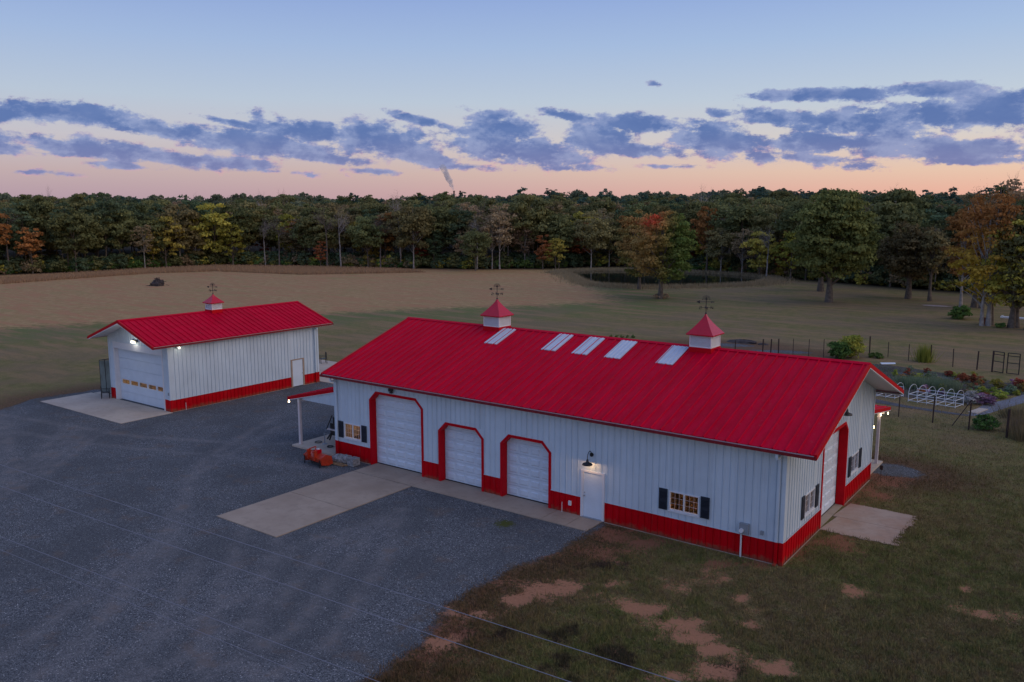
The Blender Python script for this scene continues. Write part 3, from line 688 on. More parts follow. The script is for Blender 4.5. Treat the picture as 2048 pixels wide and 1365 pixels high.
def room(parent, x0, x1, y0, y1, face, seed, count=16):
    """a lit room behind windows; face tells which side stays open"""
    r = random.Random(seed); z0, z1 = .06, 2.9; mb = MB()
    mb.box(x0, x1, y0, y1, z0-.02, z0); mb.box(x0, x1, y0, y1, z1, z1+.02)
    if face != 'S': mb.box(x0, x1, y0-.02, y0, z0, z1)
    if face != 'N': mb.box(x0, x1, y1, y1+.02, z0, z1)
    if face != 'W': mb.box(x0-.02, x0, y0, y1, z0, z1)
    if face != 'E': mb.box(x1, x1+.02, y0, y1, z0, z1)
    rm = mb.build('room_lining', MT['room'], parent)
    st = MB()
    for k in range(count):
        cx = r.uniform(x0+.3, x1-.3); cy = r.uniform(y0+.5, y1-.5); s = r.uniform(.12, .38); h = r.uniform(.7, 1.7)
        st.box(cx-s, cx+s, cy-s*.6, cy+s*.6, z0, h)
        st.box(cx-s*.5, cx+s*.4, cy-s*.4, cy+s*.4, h, h+r.uniform(.1, .3))
    st.build('stored_goods', MT['roomstuff'], rm)
    MB().box((x0+x1)/2-.5, (x0+x1)/2+.5, (y0+y1)/2-.1, (y0+y1)/2+.1, z1-.06, z1-.01).build('ceiling_lamp', MT['roomlamp'], rm)
def point(loc, e, col=(1, .72, .42), r=.05, parent=None, spot=None):
    l = D.lights.new('lamp_light', 'SPOT' if spot else 'POINT'); l.energy = e; l.color = col; l.shadow_soft_size = r
    if spot: l.spot_size = spot; l.spot_blend = .6
    o = D.objects.new('lamp_light', l); COL.objects.link(o)
    if parent: o.parent = parent; o.location = Vector(loc)-ORG[parent.name]
    else: o.location = loc
    return o

def gable_roof(root, U, x0, x1, yE0, yR, yE1, zE, zR, name='roof', sky=(), rib=.457, axis='x', cm=None):
    """ridge along local x at y=yR; local->world by U; returns roof part"""
    org = ORG[root.name]
    def B(mb, nm, m, par=root):
        me_ = mesh(nm, [(U @ Vector(v))-org for v in mb.V], mb.F, m); fixn(me_); return obj(nm, me_, par)
    t = .05
    deck = MB().prism([(yE0+.02, zE-.03), (yR, zR-.03), (yE1-.02, zE-.03), (yE1-.02, zE-.12), (yR, zR-.12), (yE0+.02, zE-.12)], x0+.03, x1-.03, 'x')
    dk = B(deck, name, MT['soffit'])
    sl_ = math.hypot(yR-yE0, zR-zE); n = max(1, round((x1-x0)/(2*rib))); w = (x1-x0)/n
    for side in (0, 1):
        ye = yE0 if side == 0 else yE1; d = Vector((0, yR-ye, zR-zE)).normalized()
        nr = Vector((0, -d.z, d.y)) if side == 0 else Vector((0, d.z, d.y)) if False else Vector((0, -d.z if side == 0 else d.z, abs(d.y)))
        for i in range(n):
            a = x0+i*w+.0015; b = a+w-.003; mb = MB()
            pts = [(a, 0)]
            for r in (a+w*.25, a+w*.75):
                pts += [(r-.036, 0), (r-.018, .05), (r+.018, .05), (r+.036, 0)]
            pts += [(b, 0)]; m_ = len(pts); V = []
            for e in (0, 1):
                base = Vector((0, ye, zE)) if e == 0 else Vector((0, yR, zR))
                for (px, ph) in pts: V.append(Vector((px, 0, 0))+base+nr*(ph+.0))
            for e in (0, 1):
                base = Vector((0, ye, zE)) if e == 0 else Vector((0, yR, zR))
                V += [Vector((a, 0, 0))+base-nr*.02, Vector((b, 0, 0))+base-nr*.02]
            F = [(k, k+1, m_+k+1, m_+k) for k in range(m_-1)]+[(2*m_, 2*m_+1, 2*m_+3, 2*m_+2)]
            F += [tuple(range(m_))+(2*m_+1, 2*m_), tuple(range(m_, 2*m_))+(2*m_+3, 2*m_+2), (0, m_, 2*m_+2, 2*m_), (m_-1, 2*m_-1, 2*m_+3, 2*m_+1)]
            mb.add(V, F); B(mb, 'roof_panel', MT['roof'], dk)
        # screws & rake trim
    th = math.atan2(zR-zE, yR-yE0)
    for xx, s in ((x0, -1), (x1, 1)):
        for side in (0, 1):
            ye = yE0 if side == 0 else yE1; mb = MB()
            a, b = sorted((xx-.02, xx+.10*(-s)+.0)) if False else ((xx-.02, xx+.09) if s < 0 else (xx-.09, xx+.02))
            mb.prism([(ye, zE+.035), (yR, zR+.035), (yR, zR-.16), (ye, zE-.16)], a, b, 'x')
            B(mb, 'rake_trim', MT['trim'], dk)
            mb = MB().prism([(ye, zE-.163), (yR, zR-.163), (yR, zR-.195), (ye, zE-.195)], a+.004, b-.004, 'x'); B(mb, 'rake_edge', MT['white'], dk)
    B(MB().prism([(yR-.17, zR-.17*math.tan(th)+.045), (yR, zR+.06), (yR+.17, zR-.17*math.tan(th)+.045), (yR+.17, zR-.17*math.tan(th)+.02), (yR, zR+.02), (yR-.17, zR-.17*math.tan(th)+.02)], x0-.01, x1+.01, 'x'), 'ridge_cap', MT['roof'], dk)
    for (ye, s) in ((yE0, -1), (yE1, 1)):
        a, b = (ye-.10, ye+.02) if s < 0 else (ye-.02, ye+.10)
        g = MB().box(x0, x1, a, b, zE-.15, zE-.13); g.box(x0, x1, a if s < 0 else b-.012, a+.012 if s < 0 else b, zE-.13, zE-.03); g.box(x0, x0+.012, a+.013, b-.013, zE-.13, zE-.03).box(x1-.012, x1, a+.013, b-.013, zE-.13, zE-.03)
        B(g, 'gutter', MT['gutter'], dk)
        cl = MB(); 
        for k in np.arange(x0+.3, x1, .6): cl.box(k, k+.03, a+.013, b-.021, zE-.045, zE-.035)
        q = B(cl, 'gutter_hangers', MT['grey'], dk); q['kind'] = 'stuff'
    for (a, b, y0, y1) in sky:
        d = Vector((0, yR-yE0, zR-zE)).normalized(); nr = Vector((0, -d.z, d.y)); f = lambda y: zE+(y-yE0)*d.z/d.y
        pts = [(a, .006)]; 
        for r in np.linspace(a+.12, b-.12, 4): pts += [(r-.036, .006), (r-.018, .028), (r+.018, .028), (r+.036, .006)]
        pts += [(b, .006)]; m_ = len(pts); V = []
        for y in (y0, y1):
            for px, ph in pts: V.append(Vector((px, y, f(y)))+nr*(ph+.032))
        k = len(V)
        for y in (y0, y1): V += [Vector((a, y, f(y)))+nr*.002, Vector((b, y, f(y)))+nr*.002]
        F = [(i, i+1, m_+i+1, m_+i) for i in range(m_-1)]+[tuple(range(m_))+(k+1, k), tuple(range(m_, 2*m_))+(k+3, k+2), (0, m_, k+2, k), (m_-1, 2*m_-1, k+3, k+1)]
        B(MB().add(V, F), 'skylight_panel', MT['skylight'], dk)
    return dk
def letter(mb, ch, c, s, u):
    """small block letter strokes in the plane of u and z"""
    L_ = {'N': [(0, 0, 0, 1), (0, 1, 1, 0), (1, 0, 1, 1)], 'S': [(1, 1, 0, 1), (0, 1, 0, .5), (0, .5, 1, .5), (1, .5, 1, 0), (1, 0, 0, 0)], 'E': [(0, 0, 0, 1), (0, 1, 1, 1), (0, .5, .8, .5), (0, 0, 1, 0)], 'W': [(0, 1, .25, 0), (.25, 0, .5, .7), (.5, .7, .75, 0), (.75, 0, 1, 1)]}[ch]
    for a, b, p, q in L_:
        mb.tube(c+u*((a-.5)*s)+Vector((0, 0, (b-.5)*s*1.2)), c+u*((p-.5)*s)+Vector((0, 0, (q-.5)*s*1.2)), .014, 4)
def cupola(root, cx, cy, w, zb, zt, zap, ridge_z, slope, nsl=9, vane_h=.75, along='x', vrot=0.5, full=True):
    org = ORG[root.name]; hw = w/2
    # base skirt of red steel that follows the roof slope
    def f(u): return ridge_z-slope*abs(u)
    b = MB(); hs = hw+.015
    if along == 'x': b.prism([(cy-hs, f(hs)-.1), (cy-hs, zb), (cy+hs, zb), (cy+hs, f(hs)-.1), (cy, ridge_z-.1)], cx-hs, cx+hs, 'x')
    else: b.prism([(cx-hs, f(hs)-.1), (cx-hs, zb), (cx+hs, zb), (cx+hs, f(hs)-.1), (cx, ridge_z-.1)], cy-hs, cy+hs, 'y')
    c = b.build('cupola', MT['trim'], root); fixn(c.data)
    # flashing apron
    fr = MB(); t = .05
    for sx in (-1, 1):
        for sy in (-1, 1): fr.box(cx+sx*hw-(t if sx > 0 else 0), cx+sx*hw+(t if sx < 0 else 0), cy+sy*hw-(t if sy > 0 else 0), cy+sy*hw+(t if sy < 0 else 0), zb+.001, zt)
    for s in (-1, 1):
        for (za, zc) in ((zb+.001, zb+.05), (zt-.05, zt)):
            yy = cy+s*(hw-.022); fr.box(cx-hw+t, cx+hw-t, yy-.02, yy+.02, za, zc); xx = cx+s*(hw-.022); fr.box(xx-.02, xx+.02, cy-hw+t, cy+hw-t, za, zc)
    fr.build('louver_frame', MT['white'], c)
    MB().box(cx-hw+.10, cx+hw-.10, cy-hw+.10, cy+hw-.10, zb, zt).build('screen', MT['grey'], c)
    hh = (zt-zb-.1)/nsl
    for i in range(nsl):
        z = zb+.05+i*hh
        for s in (-1, 1):
            q = MB(); yo, yi = cy+s*(hw-.01), cy+s*(hw-.08)
            q.add([(cx-hw+t, yo, z), (cx+hw-t, yo, z), (cx+hw-t, yi, z+hh*.95), (cx-hw+t, yi, z+hh*.95), (cx-hw+t, yo, z+.012), (cx+hw-t, yo, z+.012), (cx+hw-t, yi, z+hh*.95+.012), (cx-hw+t, yi, z+hh*.95+.012)], [(0, 1, 2, 3), (4, 5, 6, 7), (0, 1, 5, 4), (2, 3, 7, 6)]); q.build('louver_slat', MT['white'], c)
            q = MB(); xo, xi = cx+s*(hw-.01), cx+s*(hw-.08)
            q.add([(xo, cy-hw+t, z), (xo, cy+hw-t, z), (xi, cy+hw-t, z+hh*.95), (xi, cy-hw+t, z+hh*.95), (xo, cy-hw+t, z+.012), (xo, cy+hw-t, z+.012), (xi, cy+hw-t, z+hh*.95+.012), (xi, cy-hw+t, z+hh*.95+.012)], [(0, 1, 2, 3), (4, 5, 6, 7), (0, 1, 5, 4), (2, 3, 7, 6)]); q.build('louver_slat', MT['white'], c)
    H = zap-zt; R = (hw+.13)*math.sqrt(2)
    prof = [(R-.03, zt-.035), (R, zt-.01), (R, zt+.02)]+[(R*(1-u)**1.25+.03*u, zt+.02+(H-.02)*(u**1.0)*1.0) for u in (.12, .25, .4, .55, .7, .85, 1.0)]
    cap = MB(); cap.lathe(prof, 4, (cx, cy, 0), sq=True); cap.add([(cx-hw-.1, cy-hw-.1, zt-.034), (cx+hw+.1, cy-hw-.1, zt-.034), (cx+hw+.1, cy+hw+.1, zt-.034), (cx-hw-.1, cy+hw+.1, zt-.034)], [(0, 3, 2, 1)])
    cap.build('cupola_roof', MT['caproof'], c)
    v = MB(); z = zap-.02; v.tube((cx, cy, z), (cx, cy, z+vane_h), .016, 6); v.sphere((cx, cy, z+.05), .05, 8, 5); v.sphere((cx, cy, z+vane_h*.42), .045, 8, 5)
    zc = z+vane_h*.42; R_ = .22
    for k, chh in enumerate('NESW'):
        a = vrot+k*math.pi/2; u = Vector((math.cos(a), math.sin(a), 0)); v.tube(Vector((cx, cy, zc)), Vector((cx, cy, zc))+u*R_, .010, 4); letter(v, chh, Vector((cx, cy, zc))+u*(R_+.05), .10, u)
    za = z+vane_h*.78; u = Vector((math.cos(-YAW*0+.55), math.sin(.55), 0)); C0 = Vector((cx, cy, za))
    v.tube(C0-u*.40, C0+u*.34, .012, 5)
    # arrow head and tail plate
    v.add([C0-u*.46, C0-u*.30+Vector((0, 0, .075)), C0-u*.30-Vector((0, 0, .075)), C0-u*.46+Vector((.008, .008, 0)), C0-u*.30+Vector((.008, .008, .075)), C0-u*.30+Vector((.008, .008, -.075))], [(0, 1, 2), (3, 5, 4), (0, 3, 4, 1), (1, 4, 5, 2), (2, 5, 3, 0)])
    v.box(0, 0, 0, 0, 0, 0) if False else None
    for k in (0, 1, 2): v.tube(C0+u*(.20+.06*k), C0+u*(.26+.06*k)+Vector((0, 0, .05)), .010, 4).tube(C0+u*(.20+.06*k), C0+u*(.26+.06*k)-Vector((0, 0, .05)), .010, 4)
    # ornament: small spreading tree
    C1 = C0+Vector((0, 0, .02)); v.tube(C1, C1+Vector((0, 0, .22)), .018, 5)
    for k in range(9):
        a = math.pi*(k/8); p = C1+u*(math.cos(a)*.17)+Vector((0, 0, .10+math.sin(a)*.17)); v.tube(C1+Vector((0, 0, .08)), p, .008, 4); v.sphere(p, .024, 6, 4)
    v.build('weather_vane', MT['black'], c)
    return c
MT['caproof'] = mat('glossy_red_cap', (.50, .004, .024), .25, spec=.5, var=.05)

# ------------------------------------------------------------------ barn
L, Wd = 24.84, 13.02; H0 = 4.66; SL = .3385; RZ = 7.005; RY = Wd/2
barn = empty('metal_barn', (0, 0, 0), 'long white metal barn with red roof, red wainscot, two cupolas and five skylight strips', 'barn')
U0 = Matrix.Identity(4)
xl = lambda x: x+L      # local coordinate along the front wall
fr = T(-L, 0, 0)
doors = [(xl(-22.13), xl(-18.31), 4.05, .487, 5, 8), (xl(-17.30), xl(-14.43), 3.114, .473, 4, 6), (xl(-13.43), xl(-10.56), 3.114, .473, 4, 6)]
opens = [(a, b, -1, h) for a, b, h, c, *_ in doors]+[(xl(-8.87), xl(-7.86), -1, 2.12)]
win = [(xl(-24.12), xl(-22.82), 1.17, 2.02), (xl(-4.73), xl(-3.40), 1.23, 2.06)]
wopen = opens+[(a, b, c, d) for a, b, c, d in win]
wall(barn, 'wall_panel', MT['wall'], fr, L, lambda x: H0+.05, RED+.004, wopen)
wall(barn, 'wainscot_panel', MT['wains'], fr, L, lambda x: RED-.004, 0.0, opens)
gz = lambda y: min(RZ-SL*abs(y-RY)-.10, 99)
gr_ = T(0, 0, math.pi/2)   # local x -> +y ; local -y -> +x
gdoor = (4.66, 8.40, 4.04, .46)
gw = [(2.45, 3.75, 1.24, 2.12), (9.20, 10.50, 1.24, 2.12)]
wall(barn, 'wall_panel', MT['wall'], gr_, Wd, gz, RED+.004, [(gdoor[0], gdoor[1], -1, gdoor[2])]+gw, breaks=(RY,))
wall(barn, 'wainscot_panel', MT['wains'], gr_, Wd, lambda y: RED-.004, 0.0, [(gdoor[0], gdoor[1], -1, gdoor[2])])
gl_ = Matrix.Translation((-L, Wd, 0)) @ Matrix.Rotation(-math.pi/2, 4, 'Z')
wall(barn, 'wall_panel', MT['wall'], gl_, Wd, gz, RED+.004, [], breaks=(RY,)); wall(barn, 'wainscot_panel', MT['wains'], gl_, Wd, lambda y: RED-.004, 0.0, [])
bk = Matrix.Translation((0, Wd, 0)) @ Matrix.Rotation(math.pi, 4, 'Z')
wall(barn, 'wall_panel', MT['wall'], bk, L, lambda x: H0+.05, RED+.004, []); wall(barn, 'wainscot_panel', MT['wains'], bk, L, lambda x: RED-.004, 0.0, [])
for a, b, h, c, co, ro in doors: overhead_door(barn, fr, a, b, h, c, co, ro)
overhead_door(barn, gr_, gdoor[0], gdoor[1], gdoor[2], gdoor[3], 4, 8)
for a, b, c, d in win: window(barn, fr, a, b, c, d)
for a, b, c, d in gw: window(barn, gr_, a, b, c, d)
room(barn, -6.2, -.12, .10, 4.2, 'S', 3); room(barn, -24.7, -22.2, .5, 3.2, 'S', 5)
point((-3.6, 2.2, 2.4), 32, (1, .66, .36), .2, barn); point((-23.4, 2.2, 2.4), 2.5, (1, .6, .4), .15, barn)
bb = D.objects
# corner trims, base angle, wainscot cap
ct = lambda x0, x1, y0, y1, z0, z1, n, m: MB().box(x0, x1, y0, y1, z0, z1).build(n, m, barn)
for (x, y) in ((0, 0), (-L, 0), (0, Wd), (-L, Wd)):
    sx = 1 if x == 0 else -1; sy = -1 if y == 0 else 1
    for (z0, z1, m) in ((0, RED-.002, MT['wains']), (RED+.002, H0+.02, MT['wall'])):
        c = MB()
        c.box(min(x+sx*.03, x-sx*.13), max(x+sx*.03, x-sx*.13), min(y+sy*.024, y+sy*.03), max(y+sy*.024, y+sy*.03), z0, z1)
        c.box(min(x+sx*.024, x+sx*.03), max(x+sx*.024, x+sx*.03), min(y+sy*.023, y-sy*.13), max(y+sy*.023, y-sy*.13), z0, z1)
        c.build('corner_trim', m, barn)
def strips(spans, y0, y1, z0, z1, n, m, side='x'):
    for a, b in spans:
        (MB().box(a, b, y0, y1, z0, z1) if side == 'x' else MB().box(y0, y1, a, b, z0, z1)).build(n, m, barn)
fs = [(-L+.14, -22.14), (-18.30, -17.31), (-14.42, -13.44), (-10.55, -8.98), (-7.76, -.14)]
strips(fs, -.034, -.026, RED-.012, RED+.022, 'wainscot_cap', MT['wall']); strips(fs, -.05, -.026, 0, .03, 'base_trim', MT['concred'])
gsn = [(.14, 4.65), (8.41, Wd-.14)]
strips(gsn, .026, .034, RED-.012, RED+.022, 'wainscot_cap', MT['wall'], 'y'); strips(gsn, .026, .05, 0, .03, 'base_trim', MT['concred'], 'y')
# person door
pd = MB(); a, b = -8.87, -7.86
pd.box(a-.09, a+.02, -.06, .06, 0.036, 2.18).box(b-.02, b+.09, -.06, .06, .036, 2.18).box(a+.02, b-.02, -.06, .06, 2.1, 2.18)
pf = pd.build('door_frame', MT['white'], barn)
dd = MB().box(a+.024, b-.024, -.01, .035, .07, 2.096).build('door', MT['door'], barn)
MB().sphere((a+.10, -.06, 1.02), .035, 8, 6).tube((a+.10, -.01, 1.02), (a+.10, -.06, 1.02), .015, 6).sphere((a+.10, -.02, 1.16), .025, 8, 5).build('handle', MT['grey'], dd)
MB().box(a, b, -.10, .03, .036, .066).build('threshold', MT['grey'], dd)
# roof
roof = gable_roof(barn, U0, -L-.53, 1.21, -.45, RY, Wd+.45, 4.65, RZ,
    sky=[(-18.02, -17.16, 4.60, 6.36), (-14.30, -13.43, 4.60, 6.36), (-12.45, -11.55, 4.58, 6.36), (-10.57, -9.69, 4.57, 6.34), (-7.80, -6.93, 4.58, 6.33)])
# soffit boxes along the eaves (white steel) and cupolas
MB().box(-L-.45, 1.12, -.42, -.03, 4.47, 4.50).build('soffit', MT['soffit'], barn)
MB().box(-L-.45, 1.12, Wd+.03, Wd+.42, 4.47, 4.50).build('soffit', MT['soffit'], barn)
CB = 1.09
cupola(barn, -18.585, RY, CB, 7.06, 7.66, 8.55, RZ, SL, vrot=.9); cupola(barn, -6.22, RY, CB, 7.06, 7.66, 8.60, RZ, SL, vrot=.6)
# downspouts
for x, y in ((-.22, -.09), (-L+.22, -.09)):
    m = MB().box(x-.05, x+.05, y-.035, y+.035, RED+.02, 4.25).box(x-.05, x+.05, y-.35, y+.035, 4.25, 4.34).box(x-.05, x+.05, -.50, -.43, 4.34, 4.50)
    m.box(x-.06, x+.06, y-.04, y+.04, 3.2, 3.24).box(x-.06, x+.06, y-.04, y+.04, 1.4, 1.44).build('downspout', MT['wall'], barn)
    MB().box(x-.052, x+.052, y-.037, y+.037, .08, RED+.018).box(x-.052, x+.052, y-.18, y-.037, .02, .10).build('downspout', MT['wains'], barn)
def gooseneck(parent, base, n, light=True, e=6):
    """base on the wall, n outward"""
    b = Vector(base); n = Vector(n); m = MB(); m.tube(b+n*.022, b+n*.06, .09, 12)
    pts = []
    for k in range(13):
        t = math.pi*k/12*1.05; pts.append(b+n*(.06+.30*(1-math.cos(t))/2*1.1)+Vector((0, 0, .24*math.sin(t)*(1 if t < 2.6 else 1)-.10*k/12)))
    m.path(pts, .017, 6); e_ = pts[-1]
    lamp = m.build('wall_lamp', MT['black'], parent)
    s = MB().lathe([(.03, .02), (.05, -.03), (.055, -.09), (.10, -.13), (.20, -.17), (.23, -.23), (.225, -.235), (.19, -.18), (.05, -.12), (.03, -.1)], 18, e_); s.build('lamp_shade', MT['black'], lamp, True)
    if light:
        MB().sphere(e_+Vector((0, 0, -.17)), .04, 8, 6).build('bulb', MT['bulb'], lamp); point(e_+Vector((0, 0, -.235)), e, (1, .56, .26), .04, lamp)
gooseneck(barn, (-8.43, 0, 2.93), (0, -1, 0), e=11)
gooseneck(barn, (0, 6.53, 5.05), (1, 0, 0), light=False)
# flood lamp over the tall door
f = MB().box(-20.55, -20.30, -.14, -.10, 4.20, 4.38).box(-20.50, -20.35, -.10, -.022, 4.24, 4.36).box(-20.57, -20.28, -.16, -.141, 4.22, 4.36).build('flood_lamp', MT['black'], barn)
MB().box(-20.5, -20.35, -.15, -.045, 4.12, 4.18).build('motion_sensor', MT['black'], f)
# meter, conduit, outlets, hydrants
mt = MB().box(-1.66, -1.30, -.16, -.023, .97, 1.40).build('electric_meter', MT['grey'], barn); MB().tube((-1.56, -.16, 1.12), (-1.56, -.25, 1.12), .085, 14).build('meter_dial', MT['white'], mt)
MB().tube((-1.60, -.075, 0), (-1.60, -.075, .97), .035, 8).build('conduit', MT['white'], mt)
MB().box(-.84, -.74, -.10, -.023, 1.08, 1.24).build('outlet_box', MT['grey'], barn)
MB().box(-9.58, -9.44, -.09, -.023, .42, .62).build('outlet_box', MT['white'], barn)
h = MB().tube((-9.90, -.10, .03), (-9.90, -.10, .52), .018, 6).build('water_hydrant', MT['post'], barn); MB().tube((-9.90, -.10, .52), (-9.90, -.10, .66), .035, 8).tube((-9.90, -.10, .63), (-9.90, -.24, .60), .02, 6).build('tap', MT['trim'], h)
# left porch: mono-pitch roof on posts
def porch(root, U, Lp, depth, zhi, zlo, posts, nm, fasc=.15, over=.78):
    org = ORG[root.name]
    def B(mb, n_, m, par=root):
        me_ = mesh(n_, [(U @ Vector(v))-org for v in mb.V], mb.F, m); fixn(me_); return obj(n_, me_, par)
    # local: wall at y=0, roof goes to y=-depth, x 0..Lp
    k = MB().prism([(0, zhi-.03), (-depth, zlo-.03), (-depth, zlo-.10), (0, zhi-.10)], .02, Lp-.02, 'x'); pr = B(k, 'porch_roof', MT['soffit'])
    n = round(Lp/.914); w = Lp/n
    for i in range(n):
        a = i*w+.0015; b = a+w-.003; pts = [(a, 0)]
        for r in (a+w*.25, a+w*.75): pts += [(r-.036, 0), (r-.018, .05), (r+.018, .05), (r+.036, 0)]
        pts += [(b, 0)]; m_ = len(pts); V = [(x, 0, zhi+h_) for x, h_ in pts]+[(x, -depth, zlo+h_) for x, h_ in pts]+[(a, 0, zhi-.02), (b, 0, zhi-.02), (a, -depth, zlo-.02), (b, -depth, zlo-.02)]
        q = 2*m_; F = [(j, j+1, m_+j+1, m_+j) for j in range(m_-1)]+[tuple(range(m_))+(q+1, q), tuple(range(m_, 2*m_))+(q+3, q+2), (q, q+1, q+3, q+2), (0, m_, q+2, q), (m_-1, 2*m_-1, q+3, q+1)]
        B(MB().add(V, F), 'roof_panel', MT['roof'], pr)
    for (a, b) in ((-.03, .05), (Lp-.05, Lp+.03)):
        B(MB().prism([(0, zhi+.03), (-depth-.02, zlo+.03), (-depth-.02, zlo-fasc), (0, zhi-fasc)], a, b, 'x'), 'rake_trim', MT['trim'], pr)
        B(MB().prism([(0, zhi-fasc-.003), (-depth-.02, zlo-fasc-.003), (-depth-.02, zlo-fasc-.035), (0, zhi-fasc-.035)], a+.003, b-.003, 'x'), 'rake_edge', MT['white'], pr)
    B(MB().box(.05, Lp-.05, -depth-.06, -depth, zlo-fasc, zlo+.02), 'fascia', MT['trim'], pr)
    yb = -depth+over
    B(MB().box(.1, Lp-.1, yb-.07, yb+.07, zlo+.04-fasc-.1, zlo+.0), 'beam', MT['white'])
    for x in posts: B(MB().box(x-.07, x+.07, yb-.075, yb+.075, .1, zlo-.2), 'porch_post', MT['post'])
    return pr
UL = Matrix.Translation((-L, 0, 0)) @ Matrix.Rotation(math.pi/2, 4, 'Z') @ Matrix.Scale(-1, 4, (0, 1, 0))
# local x -> +y world, local -y -> -x world
UL = Matrix(((0, 1, 0, -L-.04), (1, 0, 0, 0), (0, 0, 1, 0), (0, 0, 0, 1)))
plr = porch(barn, UL, Wd, 3.95, 3.74, 2.80, (.18, 4.4, 8.6, 12.8), 'left')
# infill gable of the porch (white ribbed skirt seen under the rake)
for k in range(8):
    xa = -L-.06-k*.45; xb = xa-.447; za = 3.58-(-L-xa)*.238; zb_ = 3.58-(-L-xb)*.238; zc = 3.58-.15-.62*(1-k/8.0); zd = 3.58-.15-.62*(1-(k+1)/8.0)
    zc = min(3.0+.0*k, za-.02); zd = min(3.0, zb_-.02)
    if zb_-.03 <= 2.80: break
    zc = zd = 2.80 if k > 1 else 2.80
    m = MB().add([(xa, .05, zc+.0), (xb, .05, zd), (xb, .05, zb_), (xa, .05, za), (xa, .08, zc), (xb, .08, zd), (xb, .08, zb_), (xa, .08, za)], [(0, 1, 2, 3), (5, 4, 7, 6), (0, 4, 5, 1), (1, 5, 6, 2), (2, 6, 7, 3), (3, 7, 4, 0)])
    m.box(xb+.01, xb+.04, .03, .05, zc, min(zb_, za)-.01); q = m.build('gable_panel', MT['wall'], barn); fixn(q.data)
UR = Matrix(((1, 0, 0, -L), (0, -1, 0, Wd+.04), (0, 0, 1, 0), (0, 0, 0, 1)))
porch(barn, UR, L, 3.55, 3.56, 3.05, (.2, 5, 10, 15, 20, L-.35), 'rear')
def bulb(parent, p, e=0, r=.05):
    b = MB().sphere(p, r, 8, 6).tube((p[0], p[1], p[2]+r*.8), (p[0], p[1], p[2]+r+.06), .02, 6).build('porch_bulb', MT['bulb'], parent)
    if e: point((p[0], p[1], p[2]-r-.02), e, (1, .75, .5), .04, b)
bulb(barn, (-28.72, -.02, 2.55), 3); 
for p, e in (((-.05, 16.45, 2.72), 2), ((-.22, 15.62, 2.78), 1.6), ((-.02, 13.35, 2.62), .5)): bulb(barn, p, e, .032)
bulb(barn, (-28.6, 6.0, 2.5), 2); bulb(barn, (-28.6, 11.0, 2.5), 2)

# ------------------------------------------------------------------ garage
GX, GY = -41.56, .36; GL, GW = 12.84, 7.54; GH = 4.60; GRZ = 6.07; GE = 4.64; GSL = (GRZ-GE)/(GW/2+.37)
gar = empty('small_metal_garage', (GX, GY, 0), 'smaller white metal garage with red roof, one cupola and a big white overhead door', 'garage')
sidef = T(GX, GY, math.pi/2)
sd_open = (10.17, 11.31, -1, 2.14)
wall(gar, 'wall_panel', MT['wall'], sidef, GL, lambda x: GH+.03, RED-.086, [sd_open]); wall(gar, 'wainscot_panel', MT['wains'], sidef, GL, lambda x: RED-.094, -.05, [sd_open])
gfr = T(GX-GW, GY, 0); gxl = lambda x: x-(GX-GW)
ggz = lambda x: GRZ-GSL*abs(x-GW/2)-.12
go_ = (gxl(-48.48), gxl(-42.30), -1, 4.25)
wall(gar, 'wall_panel', MT['wall'], gfr, GW, ggz, RED-.086, [go_], breaks=(GW/2,)); wall(gar, 'wainscot_panel', MT['wains'], gfr, GW, lambda x: RED-.094, -.05, [go_])
gbk = Matrix.Translation((GX, GY+GL, 0)) @ Matrix.Rotation(math.pi, 4, 'Z'); wall(gar, 'wall_panel', MT['wall'], gbk, GW, ggz, RED-.086, [], breaks=(GW/2,)); wall(gar, 'wainscot_panel', MT['wains'], gbk, GW, lambda x: RED-.094, -.05, [])
glf = Matrix.Translation((GX-GW, GY+GL, 0)) @ Matrix.Rotation(-math.pi/2, 4, 'Z'); wall(gar, 'wall_panel', MT['wall'], glf, GL, lambda x: GH+.03, RED-.086, []); wall(gar, 'wainscot_panel', MT['wains'], glf, GL, lambda x: RED-.094, -.05, [])
# trims: header board, jambs
G_ = lambda mb, n, m, p=gar: mb.build(n, m, p)
G_(MB().box(-48.48, -42.2, GY-.04, GY+.02, 3.80, 4.25), 'door_header', MT['white'])
G_(MB().box(-48.48, -48.36, GY-.04, GY+.34, -.02, 3.797), 'door_jamb', MT['white']); G_(MB().box(-42.32, -42.2, GY-.04, GY+.34, -.02, 3.797), 'door_jamb', MT['white'])
G_(MB().box(-48.36, -42.32, GY+.02, GY+.34, 3.80, 3.86), 'door_jamb', MT['white'])
dm = MB()
yy = GY+.30
secs = [(-.0, .60), (.61, 1.17), (1.17, 1.55), (1.56, 2.30), (2.31, 3.05), (3.06, 3.80)]
wins = [(-48.08, -47.14), (-46.98, -46.02), (-45.84, -44.88), (-44.70, -43.74), (-43.56, -42.70)]
for z0, z1 in secs:
    if z0 == 1.17:
        xs = [-48.36]+[v for w_ in wins for v in w_]+[-42.32]
        for i in range(0, len(xs), 2): dm.box(xs[i], xs[i+1], yy, yy+.05, 1.17, 1.55)
    else: dm.box(-48.36, -42.32, yy, yy+.05, z0+.005, z1)
for a, b in wins: dm.box(a, b, yy, yy+.05, 1.17, 1.20).box(a, b, yy, yy+.05, 1.50, 1.55)
dm.box(-48.36, -42.32, yy+.052, yy+.08, 0, 1.168).box(-48.36, -42.32, yy+.052, yy+.08, 1.552, 3.82)  # unseen backing strips, added to stop room light leaking through the door seams
gd = G_(dm, 'overhead_door', MT['door']); G_(MB().box(-48.36, -42.32, yy-.01, yy+.04, -.03, .02), 'bottom_seal', MT['black'], gd)
